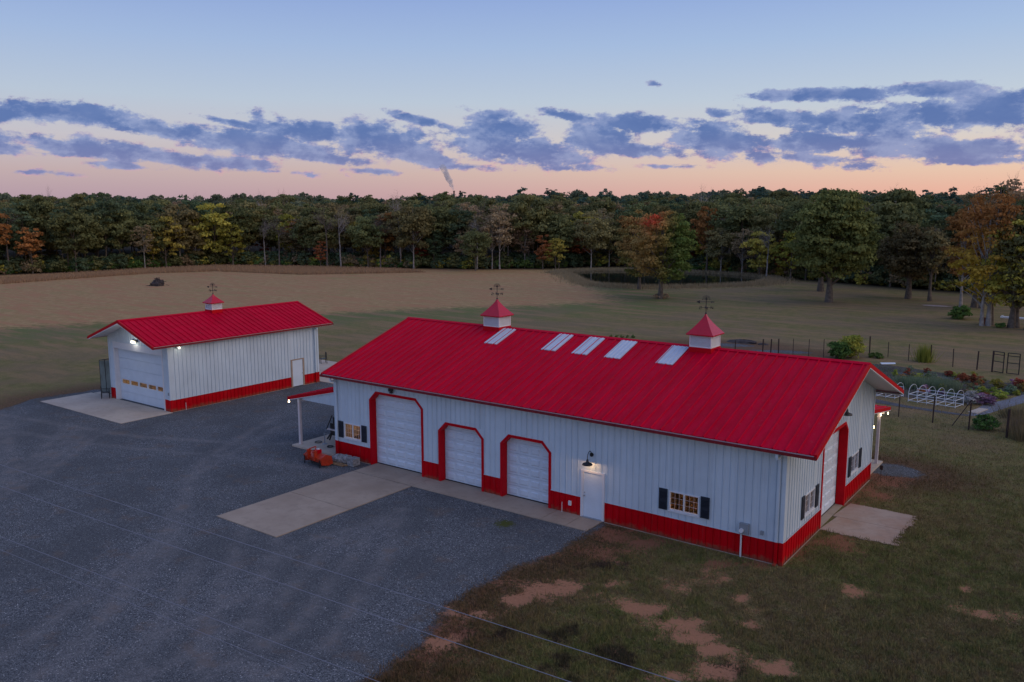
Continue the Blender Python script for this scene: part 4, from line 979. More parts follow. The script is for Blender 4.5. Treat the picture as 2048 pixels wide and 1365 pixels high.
for a, b in wins:
    G_(MB().box(a, b, yy+.02, yy+.026, 1.20, 1.50), 'door_pane', MT['glass'], gd)
    G_(MB().box(a-.025, a, yy-.015, yy, 1.18, 1.52).box(b, b+.025, yy-.015, yy, 1.18, 1.52).box(a, b, yy-.015, yy, 1.50, 1.525).box(a, b, yy-.015, yy, 1.175, 1.20), 'pane_frame', MT['white'], gd)
room(gar, -48.4, -42.2, GY+.42, GY+4.5, 'S', 8, 5)
# corner trims
for (x, y) in ((GX, GY), (GX-GW, GY), (GX, GY+GL), (GX-GW, GY+GL)):
    sx = 1 if x == GX else -1; sy = -1 if y == GY else 1
    for (z0, z1, m) in ((-.05, RED-.09, MT['wains']), (RED-.088, GH-.05, MT['wall'])):
        c = MB(); c.box(min(x+sx*.03, x-sx*.13), max(x+sx*.03, x-sx*.13), min(y+sy*.024, y+sy*.03), max(y+sy*.024, y+sy*.03), z0, z1)
        c.box(min(x+sx*.024, x+sx*.03), max(x+sx*.024, x+sx*.03), min(y+sy*.023, y-sy*.13), max(y+sy*.023, y-sy*.13), z0, z1); c.build('corner_trim', m, gar)
for a, b in ((GY+.14, GY+10.16), (GY+11.32, GY+GL-.14)):
    G_(MB().box(GX+.026, GX+.034, a, b, RED-.10, RED-.066), 'wainscot_cap', MT['wall']); G_(MB().box(GX+.026, GX+.05, a, b, -.05, .02), 'base_trim', MT['concred'])
# side door with bare wood jambs
a, b = GY+10.17, GY+11.31
G_(MB().box(GX-.05, GX+.05, a-.06, a+.07, .0, 2.16).box(GX-.05, GX+.05, b-.07, b+.06, .0, 2.16).box(GX-.05, GX+.05, a+.07, b-.07, 2.08, 2.16), 'door_frame', mat('bare_wood_frame', (.36, .27, .21), .7, var=.15))
sdr = G_(MB().box(GX-.03, GX+.02, a+.08, b-.08, .05, 2.075), 'door', MT['door']); G_(MB().sphere((GX+.06, b-.16, 1.0), .035, 8, 6), 'handle', MT['grey'], sdr)
UG = Matrix(((0, -1, 0, GX), (1, 0, 0, GY), (0, 0, 1, 0), (0, 0, 0, 1)))   # local x->+y, local y->-x
gable_roof(gar, UG, -1.27, GL+1.27, -.37, GW/2, GW+.37, GE, GRZ)
G_(MB().box(GX+.03, GX+.34, GY-1.2, GY+GL+1.2, 4.46, 4.49), 'soffit', MT['soffit'])
cupola(gar, GX-GW/2, 6.58, .86, 6.18, 6.68, 7.30, GRZ, GSL, nsl=7, vane_h=.72, along='y', vrot=.4)
x, y = GX+.09, GY+GL-.35
G_(MB().box(x-.04, x+.04, y-.05, y+.05, RED-.05, 4.3).box(x-.04, x+.3, y-.05, y+.05, 4.3, 4.38), 'downspout', MT['wall']); G_(MB().box(x-.042, x+.042, y-.052, y+.052, .02, RED-.052), 'downspout', MT['wains'])
fl = G_(MB().box(-45.62, -45.12, GY-.10, GY-.023, 4.52, 4.62).box(-45.60, -45.42, GY-.2, GY-.101, 4.44, 4.58).box(-45.32, -45.14, GY-.2, GY-.101, 4.44, 4.58), 'flood_lamp', MT['black'])
G_(MB().box(-45.595, -45.425, GY-.26, GY-.201, 4.42, 4.56).box(-45.315, -45.145, GY-.26, GY-.201, 4.42, 4.56), 'lamp_head', MT['floodlit'], fl); point((-46.6, GY+.66, 2.6), 24, (1, .74, .40), .12, gar); point((-43.8, GY+.66, 2.6), 24, (1, .74, .40), .12, gar); point((-45.37, GY-.45, 4.45), 8, (1, .93, .78), .1, fl)
f2 = G_(MB().box(GX+.022, GX+.08, 1.0, 1.2, 4.36, 4.46).box(GX+.08, GX+.18, .95, 1.06, 4.3, 4.42).box(GX+.08, GX+.18, 1.14, 1.25, 4.3, 4.42), 'flood_lamp', MT['grey'])
G_(MB().sphere((GX+.22, 1.1, 4.34), .06, 8, 6), 'lamp_head', MT['floodlit'], f2); point((GX+.45, 1.1, 4.30), 2.6, (1, .93, .78), .08, f2)
hy = G_(MB().tube((GX+.12, 1.4, 0), (GX+.12, 1.4, .55), .018, 6), 'water_hydrant', MT['post']); G_(MB().tube((GX+.12, 1.4, .52), (GX+.12, 1.4, .68), .035, 8), 'tap', MT['trim'], hy)
G_(MB().box(GX-.17, GX-.07, GY-.07, GY-.031, 1.15, 1.35), 'outlet_box', MT['grey'])

# ------------------------------------------------------------------ things round the buildings
# kennel-like enclosure of black frames with clouded panels
kn = empty('panel_enclosure', (-51.6, .9, .03), 'black framed enclosure with three clouded panels on the left of the small garage', 'enclosure')
pm = mat('clouded_panel', (.16, .20, .19), .3, var=.3, vscale=1.2)
xs = [-51.75, -50.95, -50.15, -49.35]; zt = [2.45, 2.55, 2.65, 2.75]
for i in range(3):
    m = MB(); a, b = xs[i]+.01, xs[i+1]-.01; za, zb = zt[i], zt[i+1]; r = .028
    m.tube((a, .95, .05), (a, .95, za), r, 4).tube((b, .95, .05), (b, .95, zb), r, 4).tube((a, .95, .08), (b, .95, .08), r, 4).tube((a, .95, za), (b, .95, zb), r, 4)
    fr_ = m.build('frame', MT['black'], kn)
    MB().add([(a+.03, .94, .1), (b-.03, .94, .1), (b-.03, .94, zb-.05), (a+.03, .94, za-.05), (a+.03, .95, .1), (b-.03, .95, .1), (b-.03, .95, zb-.05), (a+.03, .95, za-.05)], [(0, 1, 2, 3), (5, 4, 7, 6), (0, 4, 5, 1), (1, 5, 6, 2), (2, 6, 7, 3), (3, 7, 4, 0)]).build('panel', pm, fr_)
m = MB().tube((-51.75, .95, 2.45), (-51.75, 2.6, 2.45), .025, 4).tube((-51.75, 2.6, .05), (-51.75, 2.6, 2.45), .025, 4).tube((-49.35, 2.6, .05), (-49.35, 2.6, 2.7), .025, 4).tube((-51.75, 2.6, 2.45), (-49.35, 2.6, 2.7), .025, 4).tube((-51.75, .95, .08), (-51.75, 2.6, .08), .025, 4); m.build('rear_frame', MT['black'], kn)
def chair(loc, rz, label, group, name='patio_chair', mt_=None):
    mt_ = mt_ or MT['black']; c = empty(name, loc, label, 'chair', group, rz); o = Vector(loc)
    def b(mb, n): 
        me_ = mesh(n, mb.V, mb.F, mt_); return obj(n, me_, c)
    s = MB()
    for k in range(6): s.box(-.26, .26, -.26+k*.085, -.26+k*.085+.07, .41, .435)
    b(s, 'seat'); s = MB()
    for k in range(5): s.box(-.25+k*.105, -.25+k*.105+.08, .24, .27, .45, .98)
    b(s, 'backrest')
    for sx in (-1, 1):
        for sy in (-1, 1): b(MB().box(sx*.26-.02, sx*.26+.02, sy*.26-.02, sy*.26+.02, 0, .64 if sy < 0 else .44), 'leg')
        b(MB().box(sx*.27-.035, sx*.27+.035, -.3, .28, .64, .665), 'armrest')
    return c
chair((-49.40, .02, .03), 2.6, 'small black chair in front of the left corner of the garage', None)
chair((-49.2, 18.2, .035), .4, 'dark patio chair closest to the rear corner of the garage', 'patio chairs behind the garage')
chair((-47.6, 18.9, .035), -.5, 'dark patio chair standing farther out on the patio', 'patio chairs behind the garage')
# rotary tiller implement
tl = empty('tractor_tiller', (-24.45, -1.6, 0), 'orange tractor tiller implement resting on the gravel beside the barn corner', 'farm implement', rz=-.12)
def TL(mb, n, m, p=tl, sm=False): me_ = mesh(n, mb.V, mb.F, m, sm); fixn(me_); return obj(n, me_, p)
TL(MB().prism([(-.30, .22), (-.34, .50), (-.05, .62), (.28, .52), (.36, .14), (.30, .12), (.22, .45), (-.05, .54), (-.26, .44), (-.24, .22)], -.72, .72, 'x'), 'hood', MT['orange'])
for x in (-.75, .75): TL(MB().prism([(-.34, .14), (-.36, .52), (-.05, .66), (.30, .54), (.38, .12), (.1, .05)], x-.02, x+.02, 'x'), 'side_plate', MT['orange'])
TL(MB().box(-.8, .8, -.42, -.33, .40, .50).box(-.35, -.27, -.50, -.30, .35, .85).box(.27, .35, -.50, -.30, .35, .85).tube((-.31, -.4, .85), (0, -.15, 1.0), .03, 6).tube((.31, -.4, .85), (0, -.15, 1.0), .03, 6), 'hitch_frame', MT['orange'])
TL(MB().box(-.13, .13, -.22, .12, .60, .80).tube((0, -.34, .70), (0, -.2, .70), .05, 8), 'gearbox', MT['trim']); TL(MB().box(-.10, .04, -.06, .08, .801, .83), 'label_plate', MT['white'])
ti = MB(); ti.tube((-.68, 0, .26), (.68, 0, .26), .045, 8)
for k in range(10):
    x = -.63+k*.14
    for a in range(3):
        t = a*2.09+k*.5; p = Vector((x, math.cos(t)*.2, .26+math.sin(t)*.2)); ti.tube((x, 0, .26), p, .018, 4); ti.tube(p, p+Vector((.07, -math.sin(t)*.05, math.cos(t)*.05)), .018, 4)
TL(ti, 'tine_rotor', MT['black'])
for x in (-.7, .7): TL(MB().box(x-.02, x+.02, -.44, -.40, .0, .45), 'stand_leg', MT['black'])
# rocks & concrete block by the wall
rp = empty('covered_stack', (-23.4, -.75, 0), 'grey covered stack of blocks lying against the red wall beside the tiller', 'stack')
MB().sphere((-23.75, -.75, .22), .42, 10, 7, (1.1, .8, .62), .12).build('grey_sack', MT['rock'], rp); MB().sphere((-23.25, -.7, .24), .36, 10, 7, (1, .8, .75), .14).build('grey_sack', MT['rock'], rp)
MB().box(-22.95, -22.5, -.95, -.45, 0.02, .42).build('concrete_block', MT['rock'], rp); MB().box(-24.35, -23.0, -1.25, -1.12, .02, .08).box(-24.3, -22.9, -1.08, -.98, .02, .09).build('plank', MT['wood'], rp)
# log splitter on the porch
ls = empty('log_splitter', (-26.2, 1.6, .1), 'black towable log splitter with jack stand on the left porch slab', 'machine')
MB().box(-26.9, -25.3, 1.75, 1.9, .95, 1.08).box(-26.6, -25.2, 1.55, 2.1, 1.1, 1.35).build('beam', MT['black'], ls)
MB().tube((-26.85, 1.7, .95), (-26.95, 1.2, .35), .05, 6).tube((-25.9, 1.7, .95), (-25.8, 1.5, .1), .05, 6).tube((-26.5, 1.8, .95), (-26.6, 1.7, .15), .09, 6).tube((-25.5, 1.8, .95), (-25.35, 1.7, .15), .07, 6).build('leg_frame', MT['black'], ls)
MB().box(-27.1, -25.1, 1.3, 1.5, .88, .93).build('work_table', MT['post'], ls)
MB().tube((-26.95, 1.0, .1), (-26.95, 1.0, .75), .03, 8).lathe([(.16, .1), (.15, .13), (.04, .14)], 12, (-26.95, 1.0, 0)).tube((-26.95, 1.0, .70), (-26.6, 1.0, .74), .018, 6).build('jack_stand', MT['grey'], ls)
MB().box(-26.95, -26.2, 1.45, 1.95, .55, 1.25).box(-26.75, -26.4, 1.5, 1.9, 1.25, 1.62).tube((-27.1, 1.5, .2), (-26.6, 1.7, 1.5), .045, 6).tube((-27.1, 1.3, .9), (-26.7, 1.4, 1.75), .03, 6).sphere((-26.55, 1.7, 1.72), .13, 8, 6).build('hydraulic_unit', MT['black'], ls)
w_ = MB()
for sx in (-26.3, -25.3):
    for k in range(12):
        t0, t1 = k*math.pi/6, (k+1)*math.pi/6; w_.tube((sx, 2.15+.22*math.cos(t0), .33+.22*math.sin(t0)), (sx, 2.15+.22*math.cos(t1), .33+.22*math.sin(t1)), .07, 6)
w_.build('wheel', MT['black'], ls)
MB().box(-26.0, -25.5, 1.5, 2.0, 1.36, 1.6).sphere((-26.3, 1.8, 1.5), .14, 8, 6).build('engine', MT['rust'], ls)
MB().lathe([(.16, .105), (.2, .16), (.17, .165), (.14, .12)], 14, (-26.2, .75, 0)).build('black_pan', MT['black']); tag(D.objects['black_pan'], 'shallow black pan lying on the porch slab by the jack stand', 'pan')
hz = MB()
for k in range(16):
    t0, t1 = k*math.pi/8, (k+1)*math.pi/8; hz.tube((-27.5+.2*math.cos(t0), 1.0+.2*math.sin(t0), .13), (-27.5+.2*math.cos(t1), 1.0+.2*math.sin(t1), .13), .022, 6)
tag(hz.build('hose_coil', MT['black']), 'coiled black hose on the porch slab left of the jack stand', 'hose')
# marker stake by the rear porch
st_ = MB().tube((*g2(1761, 963), 0), (*g2(1761, 963), .62), .012, 5).box(g2(1761, 963)[0]-.07, g2(1761, 963)[0]+.07, g2(1761, 963)[1]-.02, g2(1761, 963)[1]+.02, .6, .82)
tag(st_.build('garden_stake', MT['rust']), 'thin stake with a small dark plate on the bare clay by the rear porch', 'stake')
# overhead cables
def cable(p, q, z, lab, r=.0055):
    a = Vector(G(*p, z)); b = Vector(G(*q, z)); d = (b-a).normalized(); a2 = a-d*45; b2 = b+d*45; L2 = (b2-a2).length; m = MB(); pts = []
    mid = (a+b)/2; tm = (mid-a2).length
    for k in range(61):
        t = L2*k/60; pt = a2+d*t; pt.z += .00025*((t-tm)**2); pts.append(pt)
    m.path(pts, r, 5); tag(m.build('overhead_cable', MT['wire']), lab, 'cable', 'overhead cables crossing the yard')
cable((10, 934), (1349, 1364), 7.4, 'uppermost overhead cable, running from the left over the gravel to the bare soil'); cable((10, 977), (1134, 1364), 7.3, 'second overhead cable from the top, over the middle of the gravel')
cable((0, 1074), (760, 1366), 7.2, 'third overhead cable from the top, over the lower left gravel', .0045); cable((78, 1132), (650, 1367), 7.1, 'lowest overhead cable, cutting the bottom left corner of the gravel', .0035)

# ------------------------------------------------------------------ garden
def sheetpoly(name, pts, z, m, label): 
    o = polysheet(pts, z, name, m); tag(o, label, kind='structure'); return o
gpm = mat('path_gravel', (.15, .165, .205), .9, var=.35, vscale=7, bump=.5, bscale=30); mulch = mat('garden_soil', (.055, .045, .040), .95, var=.5, vscale=3, bump=.6, bscale=10); fab = mat('weed_fabric', (.062, .066, .082), .8, var=.3, vscale=2)
GP = lambda a, b: g2(1740+a*308/2048, 700+b*308/2048)
sheetpoly('garden_path', smoothpoly([GP(1300, 862), GP(1490, 745), GP(1700, 690), GP(1900, 640), GP(2100, 575), GP(2500, 450), GP(2600, 520), GP(2100, 690), GP(1830, 770), GP(1570, 850), GP(1400, 880)], 3), .012, gpm, 'grey gravel path curving round the garden')
sheetpoly('garden_bed', smoothpoly([(-9, 35.3), (1.0, 35.0), (2.3, 36.2), (3.2, 39.6), (5.0, 41.5), (6, 44.5), (1.5, 45.0), (-3, 46.6), (-9, 47)], 3), .010, mulch, 'planted garden bed with dark soil')
sheetpoly('weed_fabric', [GP(-200, 640), GP(60, 655), GP(500, 745), GP(1100, 838), GP(1330, 868), GP(1300, 885), GP(1000, 850), GP(500, 775), GP(60, 705), GP(-200, 680)], .018, fab, 'dark blue grey strip in front of the bed frames')
sheetpoly('fabric_strip', [GP(360, 300), GP(800, 335), GP(1080, 375), GP(1050, 395), GP(700, 370), GP(330, 330)], .022, fab, 'dark fabric strip at the back of the garden')
cs = [GP(1300, 835), GP(1450, 785), GP(1570, 800), GP(1420, 860)]
tag(MB().prism(cs, .0, .07, 'z').build('stepping_slab', MT['conc2']), 'pale concrete slab lying where the garden path meets the fence', 'slab')
cs = [GP(130, 262), GP(330, 262), GP(335, 276), GP(150, 280)]
tag(MB().prism(cs, .55, .60, 'z').build('white_table_top', MT['pvc']), 'white board on the far side of the garden beside the red rake trim', 'board')
def bed_frame(p0, p1, p2, bays, hoops, h, label):
    o = Vector((*p0, 0)); ux = Vector((p1[0]-p0[0], p1[1]-p0[1], 0)); uy = Vector((p2[0]-p0[0], p2[1]-p0[1], 0))
    r = empty('raised_bed_frame', tuple(o), label, 'garden frame', 'white pipe bed frames')
    R_ = .021
    for z in (.10, h):
        for v in (0, 1): MB().tube(o+uy*v+Vector((0, 0, z)), o+ux+uy*v+Vector((0, 0, z)), R_, 6).build('rail', MT['pvc'], r)
    for v in (1,): MB().tube(o+uy*v+Vector((0, 0, h+.22)), o+ux+uy*v+Vector((0, 0, h+.22)), R_, 6).build('rail', MT['pvc'], r)
    for k in range(bays+1):
        for z in (.10, h): MB().tube(o+ux*(k/bays)+Vector((0, 0, z)), o+ux*(k/bays)+uy+Vector((0, 0, z)), R_*.9, 6).build('crossbar', MT['pvc'], r)
        for v in (0, 1): MB().tube(o+ux*(k/bays)+uy*v, o+ux*(k/bays)+uy*v+Vector((0, 0, h+(.22 if v else 0))), R_, 6).build('leg', MT['pvc'], r)
    for k in hoops:
        pts = []
        for j in range(15):
            t = math.pi*j/14; pts.append(o+ux*(k/bays)+uy*(.5-.5*math.cos(t))*1.0+Vector((0, 0, h+.62*math.sin(t)**.8)))
        MB().path(pts, .014, 5).build('hoop', MT['pvc'], r)
    return r
bed_frame((-2.3, 33.15), (.75, 32.80), (-2.0, 34.45), 5, range(6), .55, 'white pipe bed frame with six hoops standing right of the gable roof tip')
bed_frame((-6.4, 33.85), (-3.25, 33.45), (-6.1, 35.1), 5, (5,), .5, 'white pipe bed frame partly hidden behind the right gable of the barn')
# fences
def fence(posts, hs, label, tall, rad=.045, wires=4, mesh_=True, skip=()):
    r = empty('wire_fence', (*posts[0], 0), label, 'fence')
    for i, (x, y) in enumerate(posts):
        hh = hs[i] if isinstance(hs, (list, tuple)) else hs; rr = rad[i] if isinstance(rad, (list, tuple)) else rad
        MB().tube((x, y, 0), (x+random.uniform(-.04, .04), y, hh), rr, 7).build('fence_post', MT['rust'], r)
    w = MB()
    for i in range(len(posts)-1):
        if i in skip: continue
        (x, y), (x2, y2) = posts[i], posts[i+1]; L_ = math.hypot(x2-x, y2-y)
        for z in np.linspace(.12, tall, wires): w.tube((x, y, z), (x2, y2, z), .0035, 3, cap=False)
        n = int(L_/.22)
        if mesh_:
            for k in range(1, n): w.tube((x+(x2-x)*k/n, y+(y2-y)*k/n, .05), (x+(x2-x)*k/n, y+(y2-y)*k/n, tall), .0022, 3, cap=False)
    q = w.build('wire_mesh', MT['fwire'], r); q['kind'] = 'stuff'
    return r
k_ = 340/2048; FP = lambda a, b: g2(1420+a*k_, 660+b*k_)
fence([FP(0, 300), FP(300, 320), FP(630, 330), FP(728, 331), FP(822, 335), FP(997, 340), FP(1185, 345), FP(1365, 345), FP(1700, 335), FP(1920, 330), GP(238, 100), GP(510, 145), GP(808, 170), GP(1100, 228), GP(1420, 265), GP(1620, 295)],
      [1.5, 1.5, 1.7, 1.7, 1.75, 1.8, 1.8, 1.8, 1.95, 1.95, 1.45, 1.5, 1.6, 1.6, 1.6, 1.75], 'long wire fence on dark posts along the far side of the garden', 1.15, [.05, .05, .06, .06, .06, .03, .03, .03, .06, .06, .035, .035, .045, .04, .06, .07])
fence([g2(1700, 822), g2(1797, 834), g2(1865, 846), g2(1937, 861), g2(2013, 876), g2(2110, 896)], [1.75]*4+[1.75, 1.75], 'wire fence on dark posts between the barn lawn and the white bed frames', 1.2, [.03, .035, .045, .045, .07, .07])
bx, by = g2(1904, 852); ex, ey = g2(1925, 830)
tag(MB().tube((bx, by, 0), (bx+.95, by+.25, 1.75), .03, 6).build('leaning_pole', MT['rust']), 'thin dark pole leaning against the near garden fence', 'pole')
def gate(p, q, h, label):
    a = Vector((*p, .05)); b = Vector((*q, .05)); u = Vector((0, 0, 1)); r = empty('fence_gate', tuple(a), label, 'gate', 'pair of black fence gates'); d = b-a
    for v in (0, 1): MB().tube(a+d*v, a+d*v+u*h, .045, 6).build('stile', MT['black'], r)
    for z in (.03, h*.52, h*.86, h): MB().tube(a+u*z, b+u*z, .035, 6).build('rail', MT['black'], r)
    q_ = MB(); 
    for k in range(1, 12): q_.tube(a+d*(k/12), a+d*(k/12)+u*h, .003, 3)
    q_.build('wire_mesh', MT['fwire'], r)['kind'] = 'stuff'
gate(GP(1618, 293), GP(1765, 318), 1.72, 'left one of two black metal gates standing ajar in the garden fence'); gate(GP(1815, 322), GP(1975, 340), 1.72, 'right one of two black metal gates standing ajar in the garden fence')

# ------------------------------------------------------------------ leaves, trees and plants
def leafmesh(name, C, Nn, size, tint, m, asp=1.0):
    """quads at C with normal Nn"""
    n = len(C); Nn = Nn/np.linalg.norm(Nn, axis=1, keepdims=True)
    a = np.cross(Nn, rng.normal(size=(n, 3))); a /= np.linalg.norm(a, axis=1, keepdims=True); b = np.cross(Nn, a)
    s = np.asarray(size).reshape(-1, 1)
    V = np.empty((n, 4, 3)); V[:, 0] = C-a*s; V[:, 1] = C-b*s*.62*asp; V[:, 2] = C+a*s; V[:, 3] = C+b*s*.62*asp
    me_ = D.meshes.new(name); me_.vertices.add(n*4); me_.vertices.foreach_set('co', V.astype(np.float32).ravel())
    me_.loops.add(n*4); me_.loops.foreach_set('vertex_index', np.arange(n*4, dtype=np.int32)); me_.polygons.add(n)
    me_.polygons.foreach_set('loop_start', np.arange(0, n*4, 4, dtype=np.int32)); me_.polygons.foreach_set('loop_total', np.full(n, 4, dtype=np.int32))
    me_.update(calc_edges=True); me_.materials.append(m); fattr(me_, 'tint', np.repeat(tint, 4)); return me_
def crownpts(shape, R, H, nc, nl, rc, dens=.9, low=0):
    """clump centres inside a crown of radius R, height H (z 0..H)"""
    C = []
    while len(C) < nc:
        u = rng.uniform(-1, 1, 3)
        if np.linalg.norm(u) > 1: continue
        z = (u[2]+1)/2
        if shape == 'round': lim = math.sqrt(max(0, 1-(2*z-1)**2))
        elif shape == 'oak': lim = (math.sin(math.pi*min(1, z*.93+.09)))**.55
        elif shape == 'cone': lim = (1-z)**.75*.95+.05
        elif shape == 'tall': lim = (math.sin(math.pi*(z*.9+.06)))**.6
        elif shape == 'dome': lim = math.sqrt(max(0, 1-z*z))
        r = np.hypot(u[0], u[1])
        if r > lim or r < lim*.35*rng.random(): continue
        C.append((u[0]*R, u[1]*R, z*H))
    C = np.array(C); rr = rc*rng.uniform(.6, 1.35, nc)
    d = rng.normal(size=(nc, nl, 3)); d /= np.linalg.norm(d, axis=2, keepdims=True); d[:, :, 2] = np.where(d[:, :, 2] < -.3, -d[:, :, 2]*.6, d[:, :, 2])
    k = rng.uniform(.45, 1.05, (nc, nl, 1)); P = C[:, None, :]+d*k*rr[:, None, None]*np.array([1, 1, .62])
    ct = rng.random(nc); T_ = np.clip(np.repeat(ct, nl)*.75+rng.random(nc*nl)*.35-.05, 0, 1)
    nn = d.reshape(-1, 3)+rng.normal(size=(nc*nl, 3))*.55
    return P.reshape(-1, 3), nn, T_, C
def limbs(H, base, R, C, r0, fork=.35, nmax=16, lean=0):
    """trunk to H with limbs to some clump centres"""
    mb = MB(); pts = [Vector((0, 0, -.2))]; n = 6
    for k in range(1, n+1): pts.append(Vector((lean*k/n*H*.12+random.uniform(-1, 1)*H*.008, random.uniform(-1, 1)*H*.008, H*k/n)))
    rad = [r0*1.45]+[r0*(1-.8*k/n) for k in range(1, n+1)]
    for a, b, ra, rb in zip(pts[:-1], pts[1:], rad[:-1], rad[1:]): mb.tube(a, b, ra, 7, rb, cap=False)
    for c in random.sample(list(C), min(nmax, len(C))):
        c = Vector(c); z = max(base*.8, min(H*.8, c.z*random.uniform(.45, .75))); t = z/H*n; i = min(n-1, int(t)); s = pts[i].lerp(pts[i+1], t-i)
        r = r0*(1-.8*z/H)*.5; mid = s.lerp(c, .5)+Vector((random.uniform(-.3, .3), random.uniform(-.3, .3), random.uniform(0, .5)))
        mb.tube(s, mid, r, 5, r*.65, cap=False); mb.tube(mid, c, r*.65, 5, r*.25, cap=False)
    return mb
def bare(H, r0, spread, depth=4, seed=1, twigs=True):
    R_ = random.Random(seed); mb = MB()
    def br(p, d, l, r, lev):
        n = 3; q = p
        for k in range(n):
            d = (d+Vector((R_.uniform(-1, 1), R_.uniform(-1, 1), R_.uniform(-.2, .4)))*.10).normalized(); q2 = q+d*(l/n); mb.tube(q, q2, r*(1-.22*k), 5 if lev < 2 else 3, r*(1-.22*(k+1)), cap=False)
            if lev < depth and (k > 0 or lev > 0):
                for _ in range(2 if lev else 2):
                    a = R_.uniform(0, 2*math.pi); sd_ = d.orthogonal().normalized(); sd_ = Matrix.Rotation(a, 3, d) @ sd_
                    br(q2, (d+sd_*R_.uniform(.5, .9)*spread).normalized(), l*R_.uniform(.42, .6), r*.42, lev+1)
            q = q2
        if lev < depth: br(q, d, l*.6, r*.4, lev+1)
    q = Vector((0, 0, -.2)); d = Vector((0, 0, 1))
    for k in range(4):
        q2 = q+(d+Vector((R_.uniform(-.06, .06), R_.uniform(-.06, .06), 0)))*(H*.11); mb.tube(q, q2, r0*(1.2-.1*k), 7, r0*(1.1-.1*k), cap=False); q = q2
    br(q, d, H*.38, r0*.75, 0)
    return mb
class Proto: pass
def make_proto(kind, shape, H, base, R, m, nc, nl, leaf, rc, r0, barkm, label=None, tintf=None):
    P, nn, T_, C = crownpts(shape, R, H-base, nc, nl, rc); P[:, 2] += base; C[:, 2] += base
    if tintf is not None: T_ = tintf(P, T_)
    p = Proto(); p.crown = leafmesh('crown', P, nn, leaf*rng.uniform(.55, 1.3, len(P)), T_, m)
    p.trunk = None; t = limbs(H*.92, base, R, C, r0); p.trunk = mesh('trunk', t.V, t.F, barkm, True); p.H = H; p.kind = kind
    return p
PR = {}
def reg(key, n, *a, **k): PR[key] = [make_proto(key, *a, **k) for _ in range(n)]
reg('green', 4, 'oak', 16, 5.0, 5.2, LM['green'], 78, 66, .35, 1.7, .17, MT['bark'])
reg('olive', 4, 'oak', 14.5, 4.2, 4.9, LM['olive'], 74, 64, .33, 1.65, .17, MT['palebark'])
reg('pine', 3, 'tall', 16, 4.5, 3.2, LM['pine'], 66, 56, .28, 1.15, .16, MT['bark'])
reg('yellow', 2, 'round', 12, 2.2, 4.2, LM['yellow'], 55, 44, .34, 1.2, .2, MT['bark'])
reg('orange', 2, 'tall', 13, 3.2, 3.2, LM['orange'], 42, 40, .34, 1.05, .2, MT['bark'])
reg('red', 2, 'tall', 12, 2.5, 2.8, LM['red'], 40, 38, .32, 1.0, .18, MT['bark'])
reg('tan', 3, 'tall', 15.5, 5, 3.6, LM['tan'], 56, 34, .26, 1.35, .15, MT['palebark'])
reg('teal', 3, 'tall', 17, 3.0, 3.4, LM['teal'], 60, 40, .36, 1.1, .2, MT['bark'])
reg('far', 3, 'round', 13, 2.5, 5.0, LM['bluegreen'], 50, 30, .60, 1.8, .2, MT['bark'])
bares = []
for s in range(4):
    b = bare(16, .26, 1.0, 3, s+3); p = Proto(); p.trunk = mesh('trunk', b.V, b.F, MT['palebark'] if s % 2 == 0 else MT['twig'], True); p.crown = None; p.H = max(v[2] for v in b.V)
    C_ = np.array([v for v in b.V if v[2] > 8][::9]); 
    if len(C_):
        cc_ = C_[rng.integers(0, len(C_), 900)]+rng.normal(size=(900, 3))*.65
        p.crown = leafmesh('crown', cc_, rng.normal(size=(900, 3)), .17*rng.uniform(.5, 1.2, 900), rng.random(900), LM['twigs'], asp=.35)
    bares.append(p)
PR['bare'] = bares
def put_tree(p, x, y, sc, label, group, name='tree', z=None, rz=None, sz=None, cat='tree'):
    z = float(height(np.array([x]), np.array([y]))[0]) if z is None else z
    r = D.objects.new(name, None); COL.objects.link(r); r.location = (x, y, z); r.rotation_euler = (0, 0, random.uniform(0, 6.28) if rz is None else rz); r.scale = (sc, sc, sz or sc)
    tag(r, label, cat, group); r.empty_display_size = .5
    for nm, me_ in (('trunk', p.trunk), ('crown', p.crown)):
        if me_ is None: continue
        o = D.objects.new(nm, me_); COL.objects.link(o); o.parent = r
    return r
NAME = {'green': 'broadleaf_tree', 'olive': 'oak_tree', 'pine': 'pine_tree', 'yellow': 'yellow_tree', 'orange': 'orange_tree', 'red': 'red_tree', 'tan': 'brown_leaved_tree', 'bare': 'bare_tree', 'far': 'broadleaf_tree', 'teal': 'pine_tree'}
DESC = {'green': 'dark green broadleaf tree', 'olive': 'olive green oak', 'pine': 'tall dark pine', 'yellow': 'yellow green tree', 'orange': 'rust orange tree', 'red': 'small dark red tree', 'tan': 'thin brown leaved tree', 'bare': 'nearly bare pale tree', 'far': 'dull green tree', 'teal': 'blue green pine'}
def at_edge(px, back=3.0):
    a = math.atan((px-1024)/FOC/math.cos(PIT)); d = float(np.interp(a, EA, ED))+back
    return CAM[0]+d*(math.sin(a)*cy_+math.cos(a)*sy_), CAM[1]+d*(-math.sin(a)*sy_+math.cos(a)*cy_), d
GF = 'trees of the wood beyond the field'
TAKEN = []
